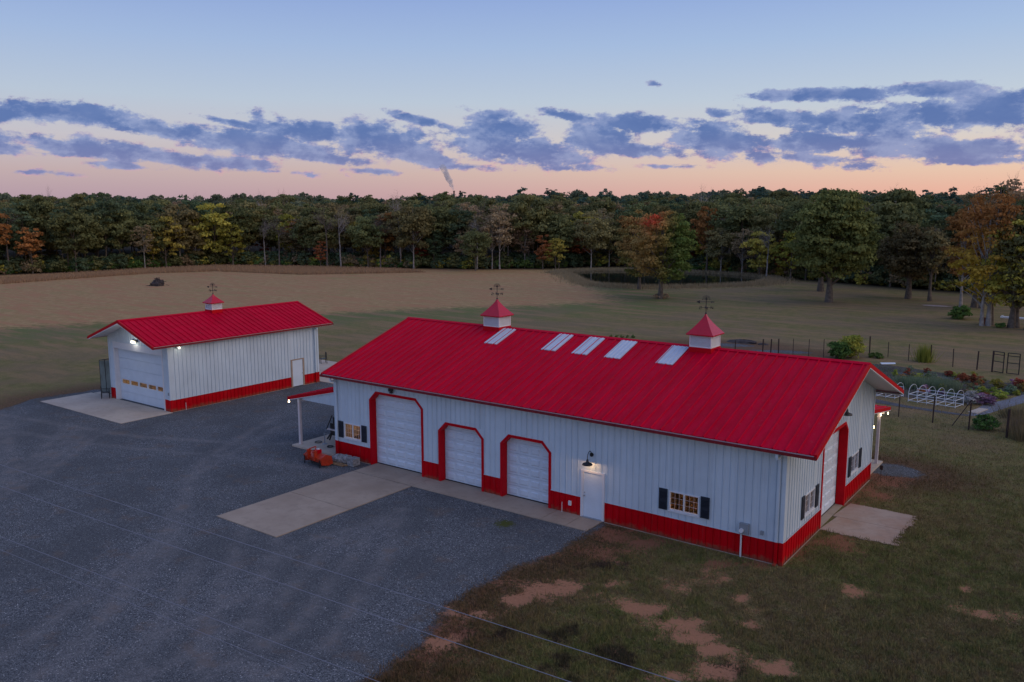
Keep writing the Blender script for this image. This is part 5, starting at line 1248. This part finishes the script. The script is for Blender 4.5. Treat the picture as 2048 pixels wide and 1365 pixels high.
# trees at the wood's edge that stand out: px, height px (from base to top), kind, label
SPEC = [(440, 108, 'yellow', 'yellow green tree with a broad crown in the wood left of the garage cupola', 1.0), (474, 74, 'yellow', 'smaller yellow green tree just right of the broad yellow one', 0),
 (300, 84, 'tan', 'orange brown low tree in the left part of the wood edge', 0), (2, 124, 'orange', 'yellow orange tree at the far left end of the wood', 0),
 (566, 100, 'bare', 'bare pale tree with forked trunk, leftmost of the bare trees', 0), (660, 124, 'bare', 'tallest bare white trunked tree, left of the picture centre', -2), (687, 118, 'bare', 'bare pale tree just right of the tallest white trunked one', -1), (538, 92, 'bare', 'thin bare tree left of the forked pale one', 1),
 (647, 54, 'red', 'small rusty red tree at the foot of the tall white trunk', -3), (765, 112, 'bare', 'grey bare tree beside an orange leaved one', 0), (775, 116, 'orange', 'pinkish orange tree near the middle of the wood', 5),
 (952, 88, 'green', 'fresh green tree standing forward at the middle of the wood edge', -6), (955, 108, 'bare', 'grey bare crown rising above the fresh green tree', 1), (1000, 132, 'tan', 'tall brown tree right of the fresh green one', -1), (985, 128, 'tan', 'tall brown tree with pale twin trunk', 1),
 (1180, 112, 'olive', 'olive tree with a wide crown left of the pond', -4), (1085, 72, 'red', 'slim red tree left of the pond', -4), (1110, 56, 'yellow', 'small yellowish tree left of the pond', -5), (1408, 128, 'orange', 'tall rust orange tree behind the right half of the pond', -2), (1436, 92, 'olive', 'dusty green tree right behind the pond', -6), (1478, 98, 'tan', 'brownish tree right of the dusty green one', -6),
 (1513, 82, 'yellow', 'slim yellow tree behind the end of the pond', -6), (1527, 104, 'bare', 'leaning bare white trunk behind the end of the pond', -8), (1452, 130, 'bare', 'tall bare tree far back behind the pond', 6), (1575, 82, 'yellow', 'yellow foliaged tree left of the big lawn oak', -3), (830, 126, 'olive', 'wide olive tree in the middle of the wood', -1), (740, 106, 'green', 'round dark tree left of the middle of the wood', 0)]
for px, hp, kd, lab, back in SPEC:
    x, y, d = at_edge(px, back); pr = random.choice(PR[kd]); hgt = hp/FOC*d*1.0; sc = hgt/pr.H
    put_tree(pr, x, y, sc*(1.08 if kd in ('yellow',) else 1), lab, GF, NAME[kd]); TAKEN.append((x, y))
# the rest of the wood
pos = []
a = -.74
while a < .74:
    de = float(np.interp(a, EA, ED)); d = de+1.0; row = 0
    while d < 700:
        sp = 4.6 if d < de+24 else (6.5 if d < de+90 else 9.5)
        aa = a+random.uniform(-.5, .5)*sp/d; dd = d+random.uniform(-.45, .45)*sp
        pos.append((aa, dd, dd-float(np.interp(aa, EA, ED)), sp)); d += sp
    a += 4.6/ (de)
keep = []
for aa, dd, off, sp in pos:
    if off < .2: continue
    if random.random() > min(1, 4.6/sp*(200/dd)*1.15): continue
    x = CAM[0]+dd*(math.sin(aa)*cy_+math.cos(aa)*sy_); y = CAM[1]+dd*(-math.sin(aa)*sy_+math.cos(aa)*cy_)
    if off < 12 and any((x-u)**2+(y-v)**2 < 3.6**2 for u, v in TAKEN): continue
    keep.append((off, aa, dd, x, y))
keep.sort()
def zone(aa):
    px = 1024+math.tan(aa)*FOC*math.cos(PIT)
    return ['at the left end of the wood', 'above the left garage eave', 'behind the garage cupola', 'above the garage roof end', 'between garage and barn cupola',
            'behind the left barn cupola', 'left of the pond', 'behind the red topped maple', 'behind the right of the pond', 'behind the biggest lawn oak', 'behind the broad olive oak',
            'at the right end of the wood'][int(np.searchsorted([120, 320, 520, 700, 880, 1080, 1230, 1400, 1570, 1770, 1900], px))]
def kindfor(aa, off):
    r = random.random()
    if aa < -.33: w = [('pine', .45), ('green', .3), ('olive', .15), ('tan', .04), ('yellow', .02), ('bare', .02), ('orange', .02)]
    elif aa < 0: w = [('green', .28), ('olive', .27), ('pine', .12), ('tan', .17), ('bare', .09), ('orange', .03), ('red', .03), ('yellow', .01)]
    else: w = [('green', .30), ('olive', .22), ('pine', .10), ('tan', .18), ('bare', .07), ('orange', .05), ('red', .05), ('yellow', .03)]
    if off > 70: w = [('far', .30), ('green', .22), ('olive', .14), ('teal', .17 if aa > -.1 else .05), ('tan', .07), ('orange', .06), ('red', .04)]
    s = 0
    for k, p in w:
        s += p
        if r < s: return k
    return 'green'
ind = [k for k in keep if abs(k[1]) < .62][:270]; indset = set(id(k) for k in ind)
GROUND_OFF = 0
for k in ind:
    off, aa, dd, x, y = k; kd = kindfor(aa, off); pr = random.choice(PR[kd]); sc = random.choice([random.uniform(.62, .85), random.uniform(.85, 1.12), random.uniform(.85, 1.12)])
    if kd == 'bare': sc *= random.uniform(.8, 1.0)
    put_tree(pr, x, y, sc, ('short ' if sc < .85 else '')+DESC[kd].replace('tall ', '')+(', wood front, ' if off < 6 else ', second row, ' if off < 13 else ', deeper in the wood, ')+zone(aa), GF, NAME[kd], sz=sc*random.uniform(.88, 1.05))
rest = [k for k in keep if id(k) not in indset]
# deep wood: one mass, instanced on points
pc = D.collections.new('wood_sources'); order = ['teal', 'far', 'green', 'olive', 'pine', 'tan', 'orange', 'red', 'bare', 'yellow']; names = []; kidx = {}
for kd in order:
    for j, p in enumerate(PR[kd]):
        if kd == 'bare':
            me_ = p.trunk
        else: me_ = p.crown
        o = D.objects.new('wood_source_%02d' % len(names), me_); pc.objects.link(o); kidx.setdefault(kd, []).append(len(names)); names.append(o)
def scatter_gn(name, pts, idxs, scs, coll, label, tree_inst=True):
    me_ = D.meshes.new(name); me_.vertices.add(len(pts)); me_.vertices.foreach_set('co', np.array(pts, np.float32).ravel())
    a = me_.attributes.new('src', 'INT', 'POINT'); a.data.foreach_set('value', np.array(idxs, np.int32)); fattr(me_, 'siz', scs); fattr(me_, 'rot', rng.uniform(0, 6.28, len(pts)))
    o = obj(name, me_); tag(o, label, kind='stuff')
    ng = D.node_groups.new(name+'_nodes', 'GeometryNodeTree'); ng.interface.new_socket('Geometry', in_out='INPUT', socket_type='NodeSocketGeometry'); ng.interface.new_socket('Geometry', in_out='OUTPUT', socket_type='NodeSocketGeometry')
    n = ng.nodes; gi = n.new('NodeGroupInput'); go2 = n.new('NodeGroupOutput'); ci = n.new('GeometryNodeCollectionInfo'); ci.inputs['Collection'].default_value = coll; ci.inputs['Separate Children'].default_value = True; ci.inputs['Reset Children'].default_value = True
    ip = n.new('GeometryNodeInstanceOnPoints'); ip.inputs['Pick Instance'].default_value = True
    def na(nm, dt): q = n.new('GeometryNodeInputNamedAttribute'); q.data_type = dt; q.inputs['Name'].default_value = nm; return q.outputs['Attribute']
    cx = n.new('ShaderNodeCombineXYZ'); ng.links.new(na('rot', 'FLOAT'), cx.inputs[2])
    mp_ = n.new('GeometryNodeMeshToPoints')
    ng.links.new(gi.outputs[0], mp_.inputs[0]); ng.links.new(mp_.outputs[0], ip.inputs['Points']); ng.links.new(ci.outputs[0], ip.inputs['Instance']); ng.links.new(na('src', 'INT'), ip.inputs['Instance Index']); ng.links.new(cx.outputs[0], ip.inputs['Rotation'])
    c3 = n.new('ShaderNodeCombineXYZ'); s_ = na('siz', 'FLOAT'); [ng.links.new(s_, c3.inputs[i]) for i in range(3)]; ng.links.new(c3.outputs[0], ip.inputs['Scale']); ng.links.new(ip.outputs[0], go2.inputs[0])
    md = o.modifiers.new('scatter', 'NODES'); md.node_group = ng; return o
pp = []; ii = []; ss = []
for off, aa, dd, x, y in rest:
    kd = kindfor(aa, off); kd = kd if kd in kidx else 'green'
    if kd == 'yellow' and off > 60: kd = 'olive'
    pp.append((x, y, float(height(np.array([x]), np.array([y]))[0])-(0 if kd != 'bare' else 0))); ii.append(random.choice(kidx[kd])); ss.append(random.uniform(.82, 1.12))
# far ridge, several hundred metres on
for _ in range(1500):
    aa = random.uniform(-.75, .75); dd = random.uniform(650, 1250); x = CAM[0]+dd*(math.sin(aa)*cy_+math.cos(aa)*sy_); y = CAM[1]+dd*(-math.sin(aa)*sy_+math.cos(aa)*cy_)
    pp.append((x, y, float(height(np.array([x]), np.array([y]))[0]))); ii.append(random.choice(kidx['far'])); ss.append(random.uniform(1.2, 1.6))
scatter_gn('far_wood', pp, ii, ss, pc, 'the deep mixed autumn wood behind the first rows of trees')
# undergrowth at the wood's edge
uc = D.collections.new('undergrowth_sources')
for j, (lm, hh) in enumerate((('shrub', 2.2), ('green', 3.0), ('yellow', 2.2), ('tan', 2.5), ('pine', 3.0))):
    P_, nn, T_, C_ = crownpts('dome', 1.5, hh, 16, 26, .6); o = D.objects.new('undergrowth_source_%d' % j, leafmesh('bush', P_, nn, .22*rng.uniform(.6, 1.3, len(P_)), T_, LM[lm])); uc.objects.link(o)
pp = []; ii = []; ss = []
for _ in range(1700):
    aa = random.uniform(-.7, .7); de = float(np.interp(aa, EA, ED)); dd = de+abs(random.gauss(0, 1))*6+1.5; x = CAM[0]+dd*(math.sin(aa)*cy_+math.cos(aa)*sy_); y = CAM[1]+dd*(-math.sin(aa)*sy_+math.cos(aa)*cy_)
    pp.append((x, y, float(height(np.array([x]), np.array([y]))[0])-.1)); ii.append(random.choice([0, 1, 1, 4, 4, 3, 2])); ss.append(random.uniform(.6, 1.45))
scatter_gn('undergrowth', pp, ii, ss, uc, 'low undergrowth along the edge of the wood')

# lawn trees (each its own shape)
def hero(px, py, top, wpx, shape, lm, label, name, basef=.22, leaf=.24, nc=150, nl=60, rc=.9, r0=.35, bark=None, tintf=None, rz=0, group='trees on the lawn', twin=None, cx=0):
    x, y = g2(px, py); d = float(np.dot(np.array([x, y, 0])-CAM, FW)); H = (py-top)/FOC*d*1.02; R = wpx/2/FOC*d*(1.12 if wpx < 165 else 1.0)
    P_, nn, T_, C_ = crownpts(shape, R*.92, H*(1-basef), nc, nl, rc); P_[:, 2] += H*basef; C_[:, 2] += H*basef
    cxm = cx/FOC*d; P_[:, :2] += np.array([RIGHT[0], RIGHT[1]])*cxm; C_[:, :2] += np.array([RIGHT[0], RIGHT[1]])*cxm
    if tintf is not None: T_ = tintf((P_[:, :2]@np.array([RIGHT[0], RIGHT[1]]))/R, (P_[:, 2])/H, T_)
    r = empty(name, (x, y, 0), label, 'tree', group)
    t = limbs(H*.9, H*basef, R, C_, r0, nmax=34)
    if twin:
        t2 = limbs(H*.8, H*basef, R, C_, r0*.8, nmax=14); dx = np.array([RIGHT[0], RIGHT[1], 0])*twin
        t.add([(v[0]+dx[0], v[1]+dx[1], v[2]) for v in t2.V], t2.F)
    me_ = mesh('trunk', t.V, t.F, bark or MT['bark'], True); obj('trunk', me_, r)
    obj('crown', leafmesh('crown', P_, nn, leaf*rng.uniform(.55, 1.3, len(P_)), T_, LM[lm]), r)
    return r
hero(1658, 605, 381, 170, 'oak', 'oak', 'big dark green oak with whitish foot, largest tree on the lawn', 'oak_tree', .17, .27, 340, 75, 1.25, .46)
hero(1641, 583, 420, 95, 'oak', 'olive', 'oak standing just behind the big dark green one', 'oak_tree', .25, .27, 90, 50, 1.2, .45)
hero(1816, 598, 446, 105, 'oak', 'olive', 'broad olive oak right of the biggest lawn oak', 'oak_tree', .22, .26, 150, 60, 1.1, .42)
hero(1859, 603, 458, 42, 'tall', 'olive', 'slim tree right beside the broad olive oak', 'slender_tree', .38, .24, 60, 45, .8, .26)
def tg(u, h, T_): return np.clip(np.where(u > .35, 1.9, 0)+np.where(h > .55, .9, 0)+T_*.6, 0, 2)
hero(1976, 652, 392, 130, 'tall', 'gold', 'tall pale trunked tree with orange and gold leaves near the right edge', 'autumn_tree', .17, .21, 130, 38, 1.05, .25, MT['palebark'], twin=-.75, cx=-14, tintf=lambda u, h, T_: np.clip((h-.5)*2.6+T_*.5, 0, 1))
hero(1980, 650, 356, 64, 'tall', 'tan', 'highest tree at the right, sparse top rising clear against the sky', 'autumn_tree', .50, .22, 46, 30, .8, .30, MT['bark'], cx=12)
hero(1921, 619, 400, 85, 'tall', 'orange', 'rusty orange tree on a thin pale leaning trunk', 'autumn_tree', .26, .25, 110, 46, .95, .20, MT['palebark'], cx=8)
hero(1948, 615, 420, 70, 'oak', 'orange', 'orange tree with a dark trunk, left one of two behind the pale trunks', 'autumn_tree', .28, .25, 70, 46, 1.0, .36)
hero(1963, 617, 430, 60, 'oak', 'tan', 'brown tree with a dark trunk, right one of two behind the pale trunks', 'autumn_tree', .28, .25, 60, 40, 1.0, .30)
hero(2022, 656, 430, 110, 'oak', 'yellow', 'golden yellow tree at the right edge of the lawn', 'autumn_tree', .12, .22, 130, 50, .9, .34, twin=.6)
hero(2058, 660, 400, 120, 'oak', 'green', 'green tree cut by the right edge of the picture', 'broadleaf_tree', .16, .25, 110, 50, 1.1, .4)
def mp(u, h, T_):
    red = np.exp(-(((u+.1)/.45)**2+((h-.93)/.13)**2))+np.exp(-(((u+.35)/.3)**2+((h-.8)/.1)**2))*.8
    base = np.clip(.45-(u*1.6)+(h-.55)*.5, 0, 1)*.9+T_*.2
    return np.clip(base*.8+red*.9*(T_+.3), 0, 2)
hero(1321, 598, 418, 128, 'oak', 'maple', 'maple turning red on top and green on the right, in front of the pond', 'maple_tree', .16, .22, 240, 60, .95, .34, tintf=mp)
hero(1278, 579, 424, 88, 'oak', 'maple', 'orange pink maple left of the red topped one by the pond', 'maple_tree', .16, .23, 150, 50, 1.0, .28, tintf=lambda u, h, T_: np.clip(.50+T_*.5-(h < .4)*.3+(h > .8)*.5*T_, 0, 2))
# shrubs and plants
def plant(x, y, w, h, lm, label, name='shrub', cat='shrub', group=None, leaf=.07, nc=30, nl=40, shape='dome', spiky=False, z=0):
    if spiky:
        n = int(nc*nl*.6); C_ = rng.normal(size=(n, 2))*w*.22; top = C_*rng.uniform(1.0, 2.0, (n, 1)); hh = h*rng.uniform(.55, 1.05, n)
        me_ = blades(np.column_stack([C_, np.zeros(n)]), np.column_stack([top, hh]), leaf*.35, rng.random(n), LM[lm])
    else:
        P_, nn, T_, _ = crownpts(shape, w/2*.85, h*.85, nc, nl, min(w, h)*.22); me_ = leafmesh('foliage', P_, nn, leaf*rng.uniform(.6, 1.3, len(P_)), T_, LM[lm])
    r = empty(name, (x, y, z), label, cat, group); o = obj('foliage', me_, r)
    st = MB()
    for k in range(7):
        t = k*.9; st.tube((0, 0, -.05), (math.cos(t)*w*.28, math.sin(t)*w*.28, h*.6), max(.008, w*.008), 4)
    obj('stem', mesh('stem', st.V, st.F, MT['twig']), r)
    return r
def blades(B, T_, wd, tint, m, name='foliage'):
    n = len(B); d = T_-B; a = np.cross(d, rng.normal(size=(n, 3))); a /= np.linalg.norm(a, axis=1, keepdims=True)
    w = np.asarray(wd).reshape(-1, 1) if not np.isscalar(wd) else wd
    V = np.empty((n, 3, 3)); V[:, 0] = B-a*w; V[:, 1] = B+a*w; V[:, 2] = T_
    me_ = D.meshes.new(name); me_.vertices.add(n*3); me_.vertices.foreach_set('co', V.astype(np.float32).ravel()); me_.loops.add(n*3); me_.loops.foreach_set('vertex_index', np.arange(n*3, dtype=np.int32)); me_.polygons.add(n)
    me_.polygons.foreach_set('loop_start', np.arange(0, n*3, 3, dtype=np.int32)); me_.polygons.foreach_set('loop_total', np.full(n, 3, dtype=np.int32)); me_.update(calc_edges=True); me_.materials.append(m); fattr(me_, 'tint', np.repeat(tint, 3)); return me_
x, y = g2(1676, 718); plant(x, y, 2.0, 1.9, 'shrub', 'dark green left half of the big bush pair behind the barn ridge', leaf=.11, nc=50, nl=60, shape='round')
x, y = g2(1703, 716); plant(x, y, 2.4, 2.3, 'lime', 'lighter green big bush behind the right end of the barn ridge', leaf=.11, nc=60, nl=60, shape='round')
x, y = g2(1752, 716); plant(x, y, 1.8, .55, 'shrub', 'low dark green plant right of the big bush', leaf=.09)
x, y = g2(1848, 724); plant(x, y, 1.1, 1.7, 'lime', 'wispy yellowish tall plant at the far fence', spiky=True, nc=30, nl=30, leaf=.08)
x, y = g2(1969, 859); plant(x, y, 1.9, 1.0, 'shrub', 'rounded bright green bush just inside the near fence', leaf=.07, nc=50, nl=60)
x, y = g2(1321, 597); plant(x, y, 3.0, 1.2, 'tan', 'brown shrub ring round the foot of the red topped maple', leaf=.14, nc=26, nl=40)
x, y = g2(1918, 638); plant(x, y, 3.0, 2.1, 'shrub', 'dark bush under the thin leaning trunk', leaf=.15, nc=40, nl=50)
x, y = g2(1967, 649); plant(x, y, 1.5, .9, 'red', 'small reddish bush left of the pale twin trunk', leaf=.12)
x, y = g2(2000, 655); plant(x, y, 1.8, .6, 'shrub', 'low dark bush between the pale trunks and the yellow tree', leaf=.12)
for k in range(5):
    x, y = g2(1222+k*11, 676); plant(x, y, .5, .4, 'shrub', 'small dark seedling in the row behind the barn ridge', 'seedling', 'plant', 'row of seedlings behind the barn ridge', leaf=.06, nc=8, nl=20)
PL = [(660, 440, 130, 112, 'lime', 'feathery yellow clump near the back of the garden'), (335, 350, 60, 80, 'lime', 'small yellow green plant beside the white board'), (770, 415, 120, 75, 'shrub', 'dark clipped green shrub behind the bed frames'), (560, 380, 70, 60, 'sage', 'grey green small shrub left of the yellow clump'),
 (905, 442, 110, 72, 'orange', 'orange mound right of the dark clipped shrub'), (1060, 352, 140, 66, 'red', 'burgundy shrub at the back row of the garden'), (1245, 435, 150, 120, 'red', 'tall bright red orange shrub'), (1180, 420, 90, 70, 'orange', 'coral orange shrub left of the tall red one'), (1380, 442, 62, 120, 'red', 'narrow tall dark red plant'),
 (1130, 505, 140, 92, 'olive', 'olive and orange mound in the middle of the garden'), (1455, 472, 66, 86, 'orange', 'small orange plant between the red and yellow mounds'), (1690, 512, 190, 112, 'yellow', 'large golden yellow dome near the gates'), (1485, 562, 120, 76, 'lime', 'lime green mound behind the purple asters'), (1300, 520, 120, 70, 'olive', 'olive cushion left of the lime mound'),
 (1720, 642, 220, 95, 'lime', 'wide lime green mound beside the path'), (1875, 585, 110, 110, 'sage', 'grey green bush at the right of the garden'), (1975, 545, 120, 150, 'red', 'tall reddish brown plant at the right edge of the garden'), (2040, 560, 90, 110, 'orange', 'rusty plant cut by the right edge'), (1680, 565, 70, 50, 'orange', 'small orange cushion below the golden dome'),
 (1340, 722, 230, 165, 'white', 'large mound of white asters right of the bed frame'), (1500, 722, 220, 150, 'purple', 'large mound of purple asters'), (1600, 738, 150, 110, 'purple', 'smaller wine purple aster mound by the path'), (1240, 600, 120, 80, 'purple', 'pinkish flower tuft behind the bed frame'), (1950, 605, 80, 60, 'lime', 'small lime tuft at the path')]
for a_, b_, w_, h_, lm, lab in PL:
    x, y = GP(a_, b_); d = float(np.dot(np.array([x, y, 0])-CAM, FW)); k = 308/2048/FOC*d; plant(x, y, w_*k*1.25, h_*k*1.3, lm, lab, 'garden_plant', 'plant', 'plants of the flower garden', leaf=.055, nc=34, nl=44)
for i, (a_, b_) in enumerate(((420, 480), (520, 500), (620, 505), (720, 525), (820, 540), (920, 550), (1010, 565), (1110, 585), (880, 500), (760, 480), (1080, 545), (980, 520))):
    x, y = GP(a_, b_); plant(x, y, 1.2, .95, 'sage', 'feathery grey green tuft in the rows behind the white bed frames', 'garden_plant', 'plant', 'grey green tufts behind the bed frames', spiky=True, nc=26, nl=26, leaf=.06)
for i, (px, py, h) in enumerate(((2034, 866, 1.2), (2044, 846, 1.5), (2043, 880, 1.0), (2022, 836, .9), (2062, 870, 1.4))):
    x, y = g2(px, py); plant(x, y, 1.3, h, 'weed', 'tall dry weed clump at the right edge beside the last fence post', 'weed_clump', 'plant', 'dry weeds at the right edge', spiky=True, nc=18, nl=30, leaf=.045)
# more plants filling the bed
r_ = random.Random(11); FILL = []
for k in range(46):
    for _t in range(40):
        a_, b_ = r_.uniform(420, 2040), r_.uniform(300, 640)
        x, y = GP(a_, b_)
        if sdf([(-6.5, 36.4), (1.0, 36.2), (2.6, 38), (3.4, 41), (5.0, 42.5), (5.2, 44.3), (1.5, 44.8), (-3, 46.2), (-6.5, 46.4)], np.array([[x, y]]))[0] < 0 and all(math.hypot(x-u, y-v) > .55 for u, v in FILL): break
    else: continue
    FILL.append((x, y)); lm = r_.choice(['sage', 'olive', 'lime', 'orange', 'red', 'sage', 'olive', 'purple']); ds = {'sage': 'grey green', 'olive': 'olive green', 'lime': 'yellow green', 'orange': 'orange', 'red': 'dark red', 'purple': 'purple pink'}[lm]
    plant(x, y, r_.uniform(.6, 1.1), r_.uniform(.4, .8), lm, 'small '+ds+' plant among the taller ones of the flower bed', 'garden_plant', 'plant', 'small '+ds+' plants filling the flower bed', leaf=.05, nc=12, nl=34)
# flower-bed ground cover
def ingrow(n, poly, margin=0): 
    poly = np.array(poly); lo = poly.min(0); hi = poly.max(0); out = np.empty((0, 2))
    while len(out) < n:
        c = rng.uniform(lo, hi, (n*2, 2)); c = c[sdf(poly, c) < -margin]; out = np.vstack([out, c])
    return out[:n]
def grasspatch(name, P_, h, w, lm, label, lean=.35):
    n = len(P_); hh = h*rng.uniform(.5, 1.1, n); z = height(P_[:, 0], P_[:, 1]); B = np.column_stack([P_, z]); T_ = B+np.column_stack([rng.normal(size=(n, 2))*hh[:, None]*lean, hh])
    o = obj(name, blades(B, T_, w, rng.random(n), lm if not isinstance(lm, str) else LM[lm], name)); tag(o, label, kind='stuff'); return o
grasspatch('bed_ground_cover', ingrow(4200, [(-9, 35.3), (1.0, 35.0), (2.3, 36.2), (3.2, 39.6), (5.0, 41.5), (6, 44.5), (1.5, 45.0), (-3, 46.6), (-9, 47)]),   .2, .02, 'sage', 'mixed low growth of the flower bed')
STRIP = [(-200, 18), (-160.8, 39.3), (-162.9, 59.4), (-164, 71), (-158, 83.5), (-134, 88), (-127, 95.6), (-117, 109), (-128, 110), (-140, 107), (-155, 102), (-172, 93), (-175, 75), (-174, 60), (-174, 44), (-215, 20)]
grasspatch('tall_dry_grass', ingrow(60000, STRIP), .85, .05, 'broom', 'band of tall russet grass along the wood')
# reeds round the pond
pp_ = np.array(smoothpoly(POND, 6)); cen = pp_.mean(0); q = pp_[rng.integers(0, len(pp_), 26000)]; dirn = q-cen; dirn /= np.linalg.norm(dirn, axis=1, keepdims=True)
q = q+dirn*np.abs(rng.normal(size=(len(q), 1)))*1.8+rng.normal(size=q.shape)*.8; q = q[sdf(POND, q) > -.2]
grasspatch('pond_reeds', q, .75, .045, 'straw', 'dry reeds and weeds round the pond')
# short grass on the lawn close to the camera
def lawnblades():
    m = D.materials.new('grass_blades'); m.use_nodes = True; t = m.node_tree; b = t.nodes['Principled BSDF']; g = N(t, 'ShaderNodeNewGeometry')
    def att(n): return N(t, 'ShaderNodeAttribute', attribute_name=n).outputs['Fac']
    c, *_ = lawn(t, g.outputs['Position'], att, True)
    tn = att('tint'); hs = N(t, 'ShaderNodeHueSaturation'); t.links.new(c, hs.inputs['Color']); t.links.new(mth(t, 'MULTIPLY_ADD', tn, .9, .75), hs.inputs['Value']); t.links.new(mth(t, 'MULTIPLY_ADD', tn, -.02, .515), hs.inputs['Hue'])
    t.links.new(hs.outputs[0], b.inputs['Base Color']); b.inputs['Roughness'].default_value = .8; b.inputs['Specular IOR Level'].default_value = .2
    return m
GB = lawnblades()
NG = 330000
c = np.empty((0, 2))
while len(c) < NG:
    px = rng.uniform(560, 2150, 60000); py = rng.uniform(790, 1420, 60000)
    a_, b_ = px-1024, py-682.5; r_ = xr[None]*(a_/FOC)[:, None]-yr[None]*(b_/FOC)[:, None]+FW[None]; t_ = -CAM[2]/r_[:, 2]; p_ = (CAM[None]+r_*t_[:, None])[:, :2]
    # even spread over the visible lawn, denser where it is closer to the lens
    p_ += rng.normal(size=p_.shape)*.05
    gsd = F_gravel(p_); dt = F_blobs(p_, DIRT); cl = F_blobs(p_, CLAY)
    ok = (gsd < rng.normal(size=len(p_))*.25-.1) & (dt < rng.uniform(-.15, .45, len(p_))) & (cl < rng.uniform(-.3, .9, len(p_))) & (sdf([(-25, -.15), (.1, -.15), (.1, 13.1), (-25, 13.1)], p_) > .05) & (sdf([(0, 4.7), (2.85, 4.7), (2.9, 8.7), (0, 8.7)], p_) > 0) & (sdf([(-25, 13), (0, 13), (0, 16.6), (-25, 16.6)], p_) > 0) & (p_[:, 1]-.45*p_[:, 0] < 8+rng.uniform(0, 1, len(p_))**1.0*44)
    c = np.vstack([c, p_[ok]])
c = c[:NG]; n = len(c); hh = (rng.gamma(3, .016, n)+.02)*(.35+1.5*vnoise(c, 2.2, 4, .7)**1.5*1.6); B_ = np.column_stack([c, np.zeros(n)]); T_ = B_+np.column_stack([rng.normal(size=(n, 2))*.035, hh])
gm = blades(B_, T_, .011, rng.random(n), GB, 'lawn_grass')
for nm, fn in (('gravel', F_gravel), ('dark', lambda p: F_blobs(p, DARK))): fattr(gm, nm, np.repeat(fn(c), 3))
fattr(gm, 'brown', np.full(3*n, -60.))
tag(obj('lawn_grass', gm), 'short patchy grass of the lawn round the barn', kind='stuff')

# ------------------------------------------------------------------ brush pile, mounds, chimneys, smoke
x, y = g2(316, 572); bp_ = empty('brush_pile', (x, y, 0), 'dark pile of dead branches out in the brown field', 'brush pile'); m = MB()
for k in range(150):
    t = random.uniform(0, 6.28); r = abs(random.gauss(0, .55)); z = max(.05, random.uniform(0, 1.5)*(1-r/1.5)); p = Vector((x+r*math.cos(t)*1.2, y+r*math.sin(t)*1.2, z)); d = Vector((random.gauss(0, 1), random.gauss(0, 1), random.gauss(0, .5))).normalized()*random.uniform(.5, 1.3)
    m.tube(p-d*.5, p+d*.5, random.uniform(.025, .07), 4)
q_ = m.build('branches', MT['brush'], bp_); q_['kind'] = 'stuff'; MB().sphere((x, y, .3), 1.0, 12, 7, (1.25, 1.1, .85), .2).build('core', MT['brush'], bp_)
x, y = g2(1486, 686); tag(MB().sphere((x, y, 0), 1.0, 12, 6, (1.6, .7, .35), .15).build('soil_mound', MT['brush']), 'small dark soil mound beside the gravel behind the right cupola', 'mound')
x, y = g2(1526, 690); tag(MB().sphere((x, y, 0), .5, 10, 6, (1.2, .6, .35), .15).build('dark_clod', MT['brush']), 'small dark clod right of the mound behind the ridge', 'mound')
x, y = g2(2030, 638); tag(MB().box(x-1.6, x+1.6, y-.25, y+.25, .02, .22).box(x-1.5, x-1.3, y-.2, y+.2, 0, .3).box(x+1.3, x+1.5, y-.2, y+.2, 0, .3).build('white_plank', MT['pvc']), 'pale bluish white plank lying in the grass at the right edge', 'plank')
x, y = g2(1872, 612); tag(MB().sphere((x, y, -.02), 1.0, 16, 4, (2.2, .9, .07), .1).build('sand_patch', mat('pale_sand', (.40, .30, .26), .9, var=.2, vscale=2)), 'pale bare sand patch on the far lawn beside the slim tree', 'sand patch')
def far_pt(px, py, dist): r = ray(px, py); return CAM+r*(dist/np.dot(r, FW))
brick = mat('chimney_brick', (.12, .07, .07), .9)
for px, lab in ((908, 'distant chimney stack under the smoke plume'), (920.5, 'distant lattice stack right of the smoking chimney')):
    t_ = far_pt(px, 382, 1700); m = MB().tube((t_[0], t_[1], 0), tuple(t_), 2.4, 10, 1.5).lathe([(1.5, t_[2]-2), (2.0, t_[2]-1.6), (2.0, t_[2]), (1.2, t_[2])], 10, (t_[0], t_[1], 0))
    tag(m.build('chimney_stack', brick), lab, 'chimney')
m = MB(); random.seed(5)
sp_ = [(908, 381, .7), (906.5, 378, 2.0), (904.5, 374, 3.0), (903, 370, 3.6), (900.5, 366, 4.4), (898.5, 361, 4.9), (896.5, 356, 4.8), (894, 351, 4.8), (892, 346, 4.9), (889.5, 342, 5.0), (887, 338, 5.2), (884, 335, 4.6)]
base = far_pt(908, 381, 1700); import bmesh
bm = bmesh.new()
for px, py, r in sp_:
    for k in range(2):
        c_ = far_pt(px+random.uniform(-.7, .7), py+random.uniform(-1, 1), 1700)-base; bmesh.ops.create_icosphere(bm, subdivisions=3, radius=r*1.35*random.uniform(.75, 1.05), matrix=Matrix.Translation(Vector(c_)))
me_ = D.meshes.new('smoke_plume'); bm.to_mesh(me_); bm.free(); so_ = obj('smoke_plume', me_, None, tuple(base))
rm_ = so_.modifiers.new('join', 'REMESH'); rm_.mode = 'VOXEL'; rm_.voxel_size = .9
me_.materials.append(MT['smoke']); tag(so_, 'white smoke plume drifting up left from a distant chimney', 'smoke'); so_['kind'] = 'stuff'
